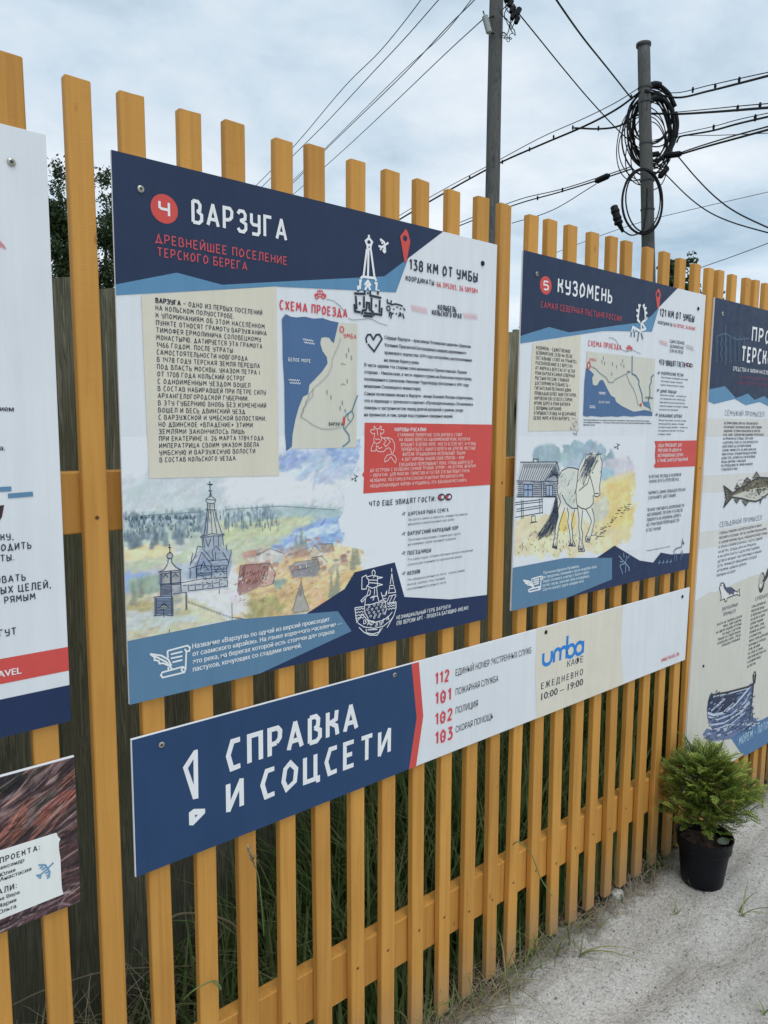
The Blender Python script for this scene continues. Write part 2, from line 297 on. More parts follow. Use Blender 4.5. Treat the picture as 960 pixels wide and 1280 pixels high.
class Art:                                     # one printed part of a board: polygons, strokes and lettering in the board plane
    def __init__(s, org): s.o = Vector(org); s.v = []; s.f = []; s.m = []; s.mats = []; s.k = 0
    def mi(s, c):
        m = pmat(c)
        if m not in s.mats: s.mats.append(m)
        return s.mats.index(m)
    def poly(s, pts, c, layer=1, off=0.0):
        y = -.0004*layer-off; b = len(s.v)
        ar = sum(pts[i][0]*pts[(i+1) % len(pts)][1]-pts[(i+1) % len(pts)][0]*pts[i][1] for i in range(len(pts)))
        if ar < 0: pts = pts[::-1]
        s.v += [(x-s.o.x, y-s.o.y, z-s.o.z) for x, z in pts]
        s.f.append(tuple(range(b, b+len(pts)))); s.m.append(s.mi(c))
    def stroke(s, pts, w, c, layer=2, closed=False):
        q = [Vector(p) for p in pts]; r = [q[0]]
        for p in q[1:]:
            if (p-r[-1]).length > 1e-6: r.append(p)
        if len(r) < 2: return
        if not closed and (r[0]-r[-1]).length < 1e-6: closed = True
        if closed and (r[0]-r[-1]).length < 1e-6: r.pop()
        if not closed:
            for i in range(1, len(r)-1):
                d0, d1 = (r[i]-r[i-1]).normalized(), (r[i+1]-r[i]).normalized()
                if d0.dot(d1) < -.25:
                    s.stroke([tuple(q) for q in r[:i]]+[tuple(r[i]+d0*w*.22)], w, c, layer); s.stroke([tuple(r[i]-d1*w*.22)]+[tuple(q) for q in r[i+1:]], w, c, layer); return
        n = len(r); s.k += 1; y = -.0004*layer-(s.k % 7)*4.5e-5
        mi = s.mi(c); b = len(s.v)
        for i in range(n):
            d0 = (r[i]-r[i-1]).normalized() if (i > 0 or closed) else None
            d1 = (r[(i+1) % n]-r[i]).normalized() if (i < n-1 or closed) else None
            if d0 is None: nn = Vector((-d1.y, d1.x)); k = 1
            elif d1 is None: nn = Vector((-d0.y, d0.x)); k = 1
            else:
                nn = Vector((-d0.y-d1.y, d0.x+d1.x))
                if nn.length < 1e-4: nn = Vector((-d0.y, d0.x)); k = 1
                else: nn.normalize(); k = min(1.7, 1/max(.3, nn.dot(Vector((-d0.y, d0.x)))))
            for sg in (1, -1):
                p = r[i]+nn*(sg*k*w/2); s.v.append((p.x-s.o.x, y-s.o.y, p.y-s.o.z))
        for i in range(n if closed else n-1):
            j = (i+1) % n; s.f.append((b+2*i+1, b+2*j+1, b+2*j, b+2*i)); s.m.append(mi)
    def dot(s, p, r, c, layer=2, n=14, ry=None):
        s.k += 1
        s.poly([(p[0]+r*math.cos(2*math.pi*i/n), p[1]+(ry or r)*math.sin(2*math.pi*i/n)) for i in range(n)], c, layer, (s.k % 7)*4.5e-5)
    def ring(s, p, r, w, c, layer=2, n=16, ry=None):
        s.stroke([(p[0]+r*math.cos(2*math.pi*i/n), p[1]+(ry or r)*math.sin(2*math.pi*i/n)) for i in range(n+1)], w, c, layer, True)
    def hand(s, txt, x, z, cap, xs, c, layer=2, wt=.13):
        for ch in txt:
            if ch == ' ': x += .46*xs; continue
            w, sts = G[ch]
            for st in sts: s.stroke([(x+a*xs, z+b_*cap) for a, b_ in st], wt*min(cap, xs*1.25), c, layer)
            x += (w+.16+wt*1.25)*xs
    def sans(s, txt, x, z, cap, xs, c, layer=2, bold=0):
        vs, fs = sans_mesh(txt); x0 = min(v[0] for v in vs); mi = s.mi(c)
        for k in range(1+bold):
            b = len(s.v); dx = k*.055*cap; y = -.0004*layer-k*9e-5
            s.v += [(x+dx+(v[0]-x0)/CAPH*xs-s.o.x, y-s.o.y, z+v[1]/CAPH*cap-s.o.z) for v in vs]
            s.f += [tuple(b+i for i in f) for f in fs]; s.m += [mi]*len(fs)
    def line(s, txt, bl, tl, br, c, font='hand', layer=2, wt=.13, bold=0):  # base-left, top-left, base-right
        cap = tl[1]-bl[1]; z = (bl[1]+br[1])/2
        W = hand_width(txt, wt) if font == 'hand' else sans_width(txt)
        xs = (br[0]-bl[0])/W
        if font == 'hand': s.hand(txt, bl[0], z, cap, xs, c, layer, wt)
        else: s.sans(txt, bl[0], z, cap, xs, c, layer, bold)
    def para(s, lines, first, last, right, cap, c, font='hand', layer=2, wt=.13, bold=0, boldfirst=None, align='l'):
        n = len(lines); ws = [hand_width(t, wt) if font == 'hand' else sans_width(t) for t in lines]
        xs = (right[0]-first[0])/max(ws)
        for i, t in enumerate(lines):
            z = first[1]+(last[1]-first[1])*i/max(1, n-1); x = first[0]
            if align == 'c': x += (max(ws)-ws[i])*xs/2
            if align == 'r': x += (max(ws)-ws[i])*xs
            if font == 'hand': s.hand(t, x, z, cap, xs, c, layer, wt)
            else: s.sans(t, x, z, cap, xs, c, layer, bold)
    def build(s, name, parent):
        return link_mesh(name, s.v, s.f, s.mats, parent, s.m)

def canvas(name, parent, org, rect, paint, nx, layer=1):   # hand painted picture: a fine grid whose points carry the painted colours
    x0, x1, z0, z1 = rect; nz = max(2, int(nx*(z1-z0)/(x1-x0)))
    img = paint(nx, nz)                        # nz x nx x 3 in picture colours, row 0 at the bottom
    X, Zz = np.meshgrid(np.linspace(x0, x1, nx), np.linspace(z0, z1, nz))
    y = -.0004*layer
    v = np.stack([X-org[0], np.full_like(X, y-org[1]), Zz-org[2]], -1).reshape(-1, 3)
    ii = (np.arange(nz-1)[:, None]*nx+np.arange(nx-1)[None]).reshape(-1)
    f = np.stack([ii, ii+1, ii+nx+1, ii+nx], -1)
    me = bpy.data.meshes.new(name); me.from_pydata(v.tolist(), [], f.tolist())
    s = np.clip(img, 0, 255)/255.0; li = np.where(s <= .04045, s/12.92, ((s+.055)/1.055)**2.4)/np.array(LIGHT); li = np.clip(li, 0, .84)
    ca = me.color_attributes.new('paint', 'FLOAT_COLOR', 'POINT')
    ca.data.foreach_set('color', np.concatenate([li.reshape(-1, 3), np.ones((nx*nz, 1))], 1).astype(np.float32).ravel())
    m, t, b = new_mat("printed_picture"); a = N(t, 'ShaderNodeVertexColor', layer_name='paint')
    L(t, a.outputs[0], b.inputs['Base Color']); b.inputs['Roughness'].default_value = .48; b.inputs['Specular IOR Level'].default_value = .35
    me.materials.append(m); o = bpy.data.objects.new(name, me); COL.objects.link(o); o.parent = parent
    return o
def vnoise(h, w, cell, r):                      # smooth value noise 0..1
    gh, gw = int(h/cell)+3, int(w/cell)+3; g = r.random((gh, gw))
    yy = np.linspace(0, gh-2.001, h); xx = np.linspace(0, gw-2.001, w); yi = yy.astype(int); xi = xx.astype(int)
    fy = (yy-yi)[:, None]; fx = (xx-xi)[None]; fy = fy*fy*(3-2*fy); fx = fx*fx*(3-2*fx)
    a = g[yi][:, xi]; b = g[yi][:, xi+1]; c = g[yi+1][:, xi]; d = g[yi+1][:, xi+1]
    return (a*(1-fx)+b*fx)*(1-fy)+(c*(1-fx)+d*fx)*fy
def fnoise(h, w, cell, r): return (vnoise(h, w, cell, r)*.5+vnoise(h, w, max(2, cell/2), r)*.3+vnoise(h, w, max(1.5, cell/4), r)*.2)
def inpoly(X, Y, pts):
    r = np.zeros(X.shape, bool); n = len(pts)
    for i in range(n):
        x1, y1 = pts[i]; x2, y2 = pts[(i+1) % n]
        c = ((y1 > Y) != (y2 > Y)) & (X < (x2-x1)*(Y-y1)/((y2-y1) if y2 != y1 else 1e-9)+x1); r ^= c
    return r
def dab(img, x, y, rx, ry, ang, col, a):
    h, w, _ = img.shape; R = max(rx, ry)
    xa, xb, ya, yb = int(max(0, x-R)), int(min(w, x+R+1)), int(max(0, y-R)), int(min(h, y+R+1))
    if xa >= xb or ya >= yb: return
    Y, X = np.mgrid[ya:yb, xa:xb]; c, s = math.cos(ang), math.sin(ang)
    u = ((X-x)*c+(Y-y)*s)/rx; v = (-(X-x)*s+(Y-y)*c)/ry
    k = np.clip(1.4-(u*u+v*v)*1.4, 0, 1)[..., None]*a
    img[ya:yb, xa:xb] = img[ya:yb, xa:xb]*(1-k)+np.array(col)*k
# ------------------------------------------------------------------ ground
def ground_mat():
    m, t, b = new_mat("gravel_and_soil"); p = pos_xyz(t)
    big = tnoise(t, p, .9, 5, .55); mid = tnoise(t, p, 7, 6, .65); fine = tnoise(t, p, 85, 4, .7); fine2 = tnoise(t, p, 240, 3, .7)
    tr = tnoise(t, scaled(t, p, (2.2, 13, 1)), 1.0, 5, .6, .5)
    c = ramp(t, mid, [(.30, (.36, .335, .30)), (.5, (.59, .56, .515)), (.72, (.74, .71, .665))])
    c = mixc(t, .42, c, ramp(t, big, [(.35, (.40, .365, .32)), (.65, (.75, .72, .675))]))
    c = mixc(t, .38, c, ramp(t, tr, [(.32, (.36, .34, .30)), (.62, (.76, .73, .69))]))  # streaks along the ruts: relief shading painted into the colour, with fine dark dust
    c = mixc(t, 1.0, c, ramp(t, fine, [(.31, (.38, .38, .37)), (.43, (.93, .93, .93)), (.6, (1.02, 1.02, 1.02)), (.72, (1.28, 1.27, 1.25))]), 'MULTIPLY')
    c = mixc(t, 1.0, c, ramp(t, fine2, [(.30, (.68, .68, .67)), (.5, (1, 1, 1)), (.70, (1.22, 1.22, 1.21))]), 'MULTIPLY')
    # soil with litter under and behind the pickets
    s = N(t, 'ShaderNodeSeparateXYZ'); L(t, p, s.inputs[0])
    a = N(t, 'ShaderNodeMath', operation='MULTIPLY_ADD'); L(t, tnoise(t, p, 5.5, 5, .65), a.inputs[0]); a.inputs[1].default_value = .34; L(t, s.outputs['Y'], a.inputs[2])
    f = N(t, 'ShaderNodeMapRange'); L(t, a.outputs[0], f.inputs['Value']); f.inputs['From Min'].default_value = .11; f.inputs['From Max'].default_value = .20
    # nearer the camera's left the litter reaches further out
    soil = ramp(t, tnoise(t, p, 38, 6, .75), [(.3, (.028, .022, .015)), (.52, (.085, .066, .045)), (.78, (.20, .165, .115))])
    c = mixc(t, f.outputs[0], c, soil)
    g = N(t, 'ShaderNodeMapRange'); L(t, s.outputs['Y'], g.inputs['Value']); g.inputs['From Min'].default_value = .7; g.inputs['From Max'].default_value = 1.5
    c = mixc(t, g.outputs[0], c, ramp(t, tnoise(t, p, 6, 6, .7), [(.3, (.045, .075, .02)), (.7, (.10, .14, .04))]))
    L(t, c, b.inputs['Base Color']); b.inputs['Roughness'].default_value = .95; b.inputs['Specular IOR Level'].default_value = .12
    h = N(t, 'ShaderNodeMath', operation='MULTIPLY_ADD'); L(t, mid, h.inputs[0]); h.inputs[1].default_value = 1.5; L(t, fine, h.inputs[2])
    bump(t, b, h.outputs[0], 1.0, .014)
    return m
def gz(x, y):                                   # height of the ground
    if not (-3 < x < 9 and -4 < y < 2): return 0.0
    n = noise.noise(Vector((x*1.3, y*2.2, 3.1)))*.020+noise.noise(Vector((x*4.1, y*6.3, 1.7)))*.012+noise.noise(Vector((x*13, y*17, 5.7)))*.004
    ruts = .014*math.sin((y*1.0+x*.10+.1*noise.noise(Vector((x*1.5, y, 0))))*26)*max(0, min(1, (-.03-y)*6))*max(0, 1-abs(y+.45)/.8)
    k = min(1, (x+3)/1, (9-x)/2, (y+4)/1, (2-y)/1)
    return (n+ruts)*max(0, k)
def axis(a, b, st, far):
    c = list(np.arange(a, b+1e-6, st)); w = st; lo = [a]; hi = [b]
    while lo[-1] > -far: w *= 1.6; lo.append(lo[-1]-w)
    w = st
    while hi[-1] < far: w *= 1.6; hi.append(hi[-1]+w)
    return lo[:0:-1]+c+hi[1:]
gx, gy = axis(.4, 4.6, .025, 900), axis(-1.3, .7, .022, 900)
gv = [(x, y, gz(x, y)) for y in gy for x in gx]; k_ = len(gx)
gf = [(j*k_+i, j*k_+i+1, (j+1)*k_+i+1, (j+1)*k_+i) for j in range(len(gy)-1) for i in range(k_-1)]
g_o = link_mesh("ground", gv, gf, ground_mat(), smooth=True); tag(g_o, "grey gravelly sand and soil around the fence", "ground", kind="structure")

# ------------------------------------------------------------------ ochre picket fence
pick_bot = [-.143, -.045, .055, .155, .2549, .359, .457, .562, .657, .759, .860, .965, 1.067, 1.168, 1.273, 1.376, 1.474, 1.578, 1.670, 1.781, 1.886, 1.991, 2.092, 2.200, 2.296, 2.400, 2.505, 2.617, 2.703]
pick_top = [-.147, -.049, .051, .151, .251, .345, .451, .544, .653, .745, .856, .935, 1.046, 1.147, 1.240, 1.346, 1.452, 1.539, 1.654, 1.736, 1.831, 1.939, 2.040, 2.123, 2.249, 2.352, 2.458, 2.563, 2.659, 2.740, 2.842, 2.960, 3.040]
while len(pick_top) < 48: pick_top.append(pick_top[-1]+.1+random.uniform(-.012, .012))
while len(pick_bot) < 48: pick_bot.append(pick_top[len(pick_bot)]+.045)
PW, PT, PY = .0435, .021, .0065
fence = empty("picket_fence", (1.2, .02, 0), "new ochre-stained picket fence carrying the information boards", "fence")
fo = fence.location
for i, (xb, xt) in enumerate(zip(pick_bot, pick_top)):
    zb, zt = .018+random.uniform(-.006, .006), 2.268+random.uniform(-.004, .005)
    w = PW+random.uniform(-.0015, .0015); ch = .0022
    prof = [(-w+ch, 0), (-ch, 0), (0, ch), (0, PT-ch), (-ch, PT), (-w+ch, PT), (-w, PT-ch), (-w, ch)]
    slope_ = random.uniform(-.05, .05); mb = MB(fo); vs = []; rows = 9; bow = random.uniform(-.0025, .0025); yb = random.uniform(0, .0016)
    for r_ in range(rows):
        t_ = r_/(rows-1); zz = zb+(zt-zb)*t_; xx = xb+(xt-xb)*t_+bow*math.sin(t_*math.pi)
        for a, b in prof: vs.append((xx+a, PY+yb+b, zz))
    fs = [(r_*8+j, r_*8+(j+1) % 8, (r_+1)*8+(j+1) % 8, (r_+1)*8+j) for r_ in range(rows-1) for j in range(8)]
    # cut ends with a small chamfer
    tp = len(vs); vs += [(xt+a*.985-.0003, PY+yb+PT/2+(b-PT/2)*.97, zt+.0012+a*slope_) for a, b in prof]
    fs += [((rows-1)*8+j, (rows-1)*8+(j+1) % 8, tp+(j+1) % 8, tp+j) for j in range(8)]+[tuple(tp+j for j in range(8)), tuple(range(7, -1, -1))]
    mb.add(vs, fs)
    for zs in (1.525+random.uniform(-.02, .02), .31+random.uniform(-.035, .02)):   # countersunk screws
        if random.random() < .2: continue
        t_ = (zs-zb)/(zt-zb); xs_ = xb+(xt-xb)*t_-w/2+random.uniform(-.004, .004)
        for rr, yy, mi in ((.0045, -.0002, 2), (.0020, -.0004, 1)):
            mb.add([(xs_+rr*math.cos(q*math.pi/5), PY+yb+yy, zs+rr*math.sin(q*math.pi/5)) for q in range(10)], [tuple(range(10))], mi)
    p_o = mb.build("picket", [PAINT, DARK, NAILHEAD], fence)
for z0_, z1_, nm in ((.232, .366, "rail"), (1.493, 1.605, "rail")):
    for xa, xb_ in ((-.2, 1.6135), (1.6155, 3.55), (3.552, 4.55)):
        mb = MB(fo); mb.box((xa, PY+PT+.0025, z0_), (xb_, PY+PT+.040, z1_)); o = mb.build(nm, PAINT, fence)
        bv = o.modifiers.new("bevel", 'BEVEL'); bv.width = .0022; bv.segments = 1
for xp in (-.1, 3.5):                     # square posts the rails are fixed to
    mb = MB(fo); mb.box((xp, .070, -.2), (xp+.09, .16, 1.7)); o = mb.build("post", OLDWOOD, fence)

# ------------------------------------------------------------------ old board fence behind
oldf = empty("old_board_fence", (1.5, .6, 0), "old weathered grey board fence close behind the ochre pickets", "fence")
oo = oldf.location; x = -.9; i = 0
rp = random.Random(5)
while x < 5.6:
    w = rp.uniform(.115, .175); zt = 2.05+rp.uniform(-.03, .02); lean = rp.uniform(-.012, .012); yy = .6+rp.uniform(-.012, .012)
    if .46 < x < .80: zt = 2.046+rp.uniform(-.006, .006)
    mb = MB(oo); vs = []; rows = 12
    slant = rp.uniform(-.025, .025)
    ca_ = rp.uniform(0, 9)
    for r_ in range(rows):
        t_ = r_/(rows-1); wob = .006*noise.noise(Vector((ca_, t_*5, 0))); wob2 = .006*noise.noise(Vector((ca_+4, t_*5, 2)))
        for a, b, s_ in ((0+wob, 0, -1), (w+wob2, 0, 1), (w+wob2, .024, 1), (wob, .024, -1)):
            vs.append((x+a+lean*t_, yy+b, -.05+(zt+.05)*t_+(slant*s_*.5 if r_ == rows-1 else 0)))
    fs = [(r_*4+j, r_*4+(j+1) % 4, (r_+1)*4+(j+1) % 4, (r_+1)*4+j) for r_ in range(rows-1) for j in range(4)]+[(0, 3, 2, 1), tuple((rows-1)*4+j for j in range(4))]
    mb.add(vs, fs); mb.build("plank", OLDWOOD, oldf)
    x += w+rp.choice((.002, .004, .006, .018)); i += 1
for z_ in (.5, 1.6):
    mb = MB(oo); mb.box((-.9, .64, z_), (5.6, .69, z_+.08)); mb.build("rail", OLDWOOD, oldf)

# ------------------------------------------------------------------ colours measured from the photograph
NAVY = alb(31, 46, 74); HNAVY = alb(33, 60, 98); LBLUE = alb(80, 125, 163); BAND = alb(78, 115, 147); RED = alb(181, 72, 70); BEIGE = alb(188, 189, 180)
INK = alb(38, 47, 66); WHT = alb(214, 222, 230); SEA = alb(68, 98, 140); FNAVY = alb(27, 44, 80); REDTXT = alb(172, 74, 86); GREYL = alb(120, 132, 142); PINK = alb(206, 176, 188); DULLRED = alb(184, 66, 78)

class Board:
    def __init__(s, label, x0, x1, z0, z1, th=.0055, screws=(), holes=()):
        s.o = Vector(((x0+x1)/2, 0, z0)); s.x0, s.x1, s.z0, s.z1 = x0, x1, z0, z1
        s.root = empty("information_board", s.o, label, "sign", "information boards screwed to the picket fence")
        mb = MB(s.o); mb.box((x0, 0, z0), (x1, th, z1)); pn = mb.build("panel", SHEET, s.root)
        bv = pn.modifiers.new("bevel", 'BEVEL'); bv.width = .0006; bv.segments = 1
        s.n = 0
        for (x, z) in screws: s.screw(x, z, ZINC)
        for (x, z) in holes: s.screw(x, z, DARK)
    def screw(s, x, z, mat, r=.0065):
        mb = MB(s.o); y = -.0024
        c = [(x+r*k*math.cos(2*math.pi*j/14), yy, z+r*k*math.sin(2*math.pi*j/14)) for k, yy in ((1, -.0012), (.95, -.0024), (.55, -.0036), (.5, -.0030)) for j in range(14)]
        mb.add(c, [(i_*14+(j+1) % 14, i_*14+j, (i_+1)*14+j, (i_+1)*14+(j+1) % 14) for i_ in range(3) for j in range(14)]+[tuple(42+j for j in range(13, -1, -1))])
        for a in (0, math.pi/2):
            d = Vector((math.cos(a+.5), math.sin(a+.5)))*r*.42; e_ = Vector((-d.y, d.x))*.25
            mb.add([(x+q.x, -.0038, z+q.y) for q in (d+e_, -d+e_, -d-e_, d-e_)], [(0, 1, 2, 3)], 1)
        mb.build("screw", [mat, DARK], s.root)
    def art(s): return Art(s.o, s.o) if False else Art((s.o.x, s.o.y, s.o.z))
    def clipx(s, x): return min(max(x, s.x0), s.x1)

def wave(a, zf, x0, y0, x1, y1, n, amp, w, c, layer):
    a.stroke([zf(x0+(x1-x0)*i/n, y0+(y1-y0)*i/n+(amp if i % 2 else -amp)) for i in range(n+1)], w, c, layer)
def bird(a, zf, x, y, s, c, w, layer=3):
    for q in ([(-1,.6),(1,-.7)], [(-.2,-1),(.5,-.6),(.1,.0)], [(.1,.0),(.4,.9),(-.1,.6)], [(-1,0),(-.5,.3)]): a.stroke([zf(x+u*s, y+v*s) for u, v in q], w, c, layer)
def eyes(a, zf, pts, rx, c, layer=3):
    for (x, y) in pts:
        p = zf(x, y); r = abs(zf(x+rx, y)[0]-p[0]); ry = abs(zf(x, y+rx)[1]-p[1])*.95
        a.dot(p, r*.8, RED, layer, ry=ry*.8); a.dot((p[0]+r*.35, p[1]), r*.42, WHITE, layer+1, ry=ry*.6); a.ring(p, r, r*.34, c, layer+1, ry=ry)
def car(a, zf, x, y, s, c, w, layer=3):
    for q in ([(-1,.35),(-1,0),(-.6,-.05),(-.4,-.7),(.35,-.7),(.65,-.05),(1.1,.1),(1.1,.5),(.8,.5)], [(-.35,.45),(.3,.48)], [(-.05,-.7),(0,0)], [(-.6,-.05),(.65,0)]):
        a.stroke([zf(x+u*s, y+v*s) for u, v in q], w, c, layer)
    for u in (-.65, .6):
        p = zf(x+u*s, y+.5*s); r = abs(zf(x+.28*s, y)[0]-zf(x, y)[0]); a.ring(p, r, w, c, layer, 10)
def scroll(a, zf, x, y, s, c, w, layer=4):      # manuscript with a quill; unit square about (x, y)
    S = lambda pts: [zf(x+u*s, y+v*s) for u, v in pts]
    for q in ([(-.15,-.45),(.85,-.72),(.98,-.62),(.95,-.45),(.8,-.42),(.72,-.55)], [(.8,-.42),(.76,.45)], [(-.15,-.45),(-.12,-.1)], [(-.1,.35),(-.1,.52)],
              [(.02,-.28),(.6,-.42)], [(.02,-.08),(.6,-.2)], [(.1,.12),(.6,.0)], [(-.4,.62),(.62,.34),(.76,.45),(.7,.62),(-.38,.88),(-.48,.76),(-.4,.62)], [(.6,.36),(.56,.5),(.66,.62)],
              [(.05,.3),(-.1,-.02),(-.45,-.22),(-1,-.3),(-.78,-.12),(-.8,0),(-.58,.05),(-.55,.18),(-.35,.16),(-.1,.28)], [(-.8,-.2),(-.2,.1),(.08,.45)]):
        a.stroke(S(q), w, c, layer)

class Painter:                                  # small canvas painted with dabs; positions in sub-picture coordinates
    def __init__(s, rect, nx, nz, zf, base, seed):
        s.rect, s.nx, s.nz, s.zf = rect, nx, nz, zf; s.r = np.random.default_rng(seed); s.rr = random.Random(seed)
        s.img = np.empty((nz, nx, 3)); s.img[:] = base
        s.Y, s.X = np.mgrid[0:nz, 0:nx]
    def c(s, x, y):
        p = s.zf(x, y); x0, x1, z0, z1 = s.rect
        return ((p[0]-x0)/(x1-x0)*(s.nx-1), (p[1]-z0)/(z1-z0)*(s.nz-1))
    def poly(s, pts): return [s.c(*p) for p in pts]
    def patch(s, pts, col, n, rx, ry, ang=0.0, jit=14, al=.6, dang=.4):
        q = s.poly(pts); xs = [a[0] for a in q]; ys = [a[1] for a in q]; k = 0; tries = 0
        qa = np.array([[0., 0.]])
        while k < n and tries < n*12:
            tries += 1; x = s.rr.uniform(min(xs), max(xs)); y = s.rr.uniform(min(ys), max(ys))
            ok = False; m = len(q)
            for i in range(m):
                x1, y1 = q[i]; x2, y2 = q[(i+1) % m]
                if (y1 > y) != (y2 > y) and x < (x2-x1)*(y-y1)/(y2-y1)+x1: ok = not ok
            if not ok: continue
            k += 1; j = s.rr.gauss(0, jit); cc = [v+j+s.rr.gauss(0, jit*.5) for v in col]
            f = s.rr.uniform(.55, 1.5); dab(s.img, x, y, rx*f, ry*s.rr.uniform(.6, 1.3), ang+s.rr.gauss(0, dang), cc, al*s.rr.uniform(.5, 1.1))
    def fill(s, pts, col, al=1.0):
        m = inpoly(s.X, s.Y, s.poly(pts)); s.img[m] = s.img[m]*(1-al)+np.array(col)*al
    def keep(s, pts, base, ragged):              # outside the outline the bare sheet shows, with a torn edge
        n = (fnoise(s.nz, s.nx, ragged, s.r)-.5); n2 = (fnoise(s.nz, s.nx, ragged, s.r)-.5)
        m = inpoly(s.X+n*ragged*2.2, s.Y+n2*ragged*2.2, s.poly(pts)); s.img[~m] = base
    def pale(s, k, sat, W):
        g = s.img.mean(2, keepdims=True); s.img = (g+(s.img-g)*sat)*(1-k)+np.array(W)*k
    def soft(s):
        q = np.pad(s.img, ((1, 1), (1, 1), (0, 0)), 'edge'); s.img = (q[:-2, 1:-1]+q[2:, 1:-1]+q[1:-1, :-2]+q[1:-1, 2:]+3*q[1:-1, 1:-1])/7
    def grain(s, amt, cell=3): s.img += ((fnoise(s.nz, s.nx, cell, s.r)-.5)*amt)[..., None]
# ================================================================== board: village with the wooden church
S4 = Board("board headed ВАРЗУГА with a painted wooden church, village and river below", .4789, 1.4772, 1.1624, 2.1619,
           screws=[P(175.5, 236.5), P(212, 838)][:1], holes=[P(603, 329.3)])
A_, B_, C_, D_, E_, F_ = Z(130,180,3.692), Z(380,240,3.84), Z(170,350,3.4286), Z(440,380,4.921), Z(150,570,3.2), Z(420,600,4.571)
b = S4; x0, x1, z0, z1 = b.x0, b.x1, b.z0, b.z1

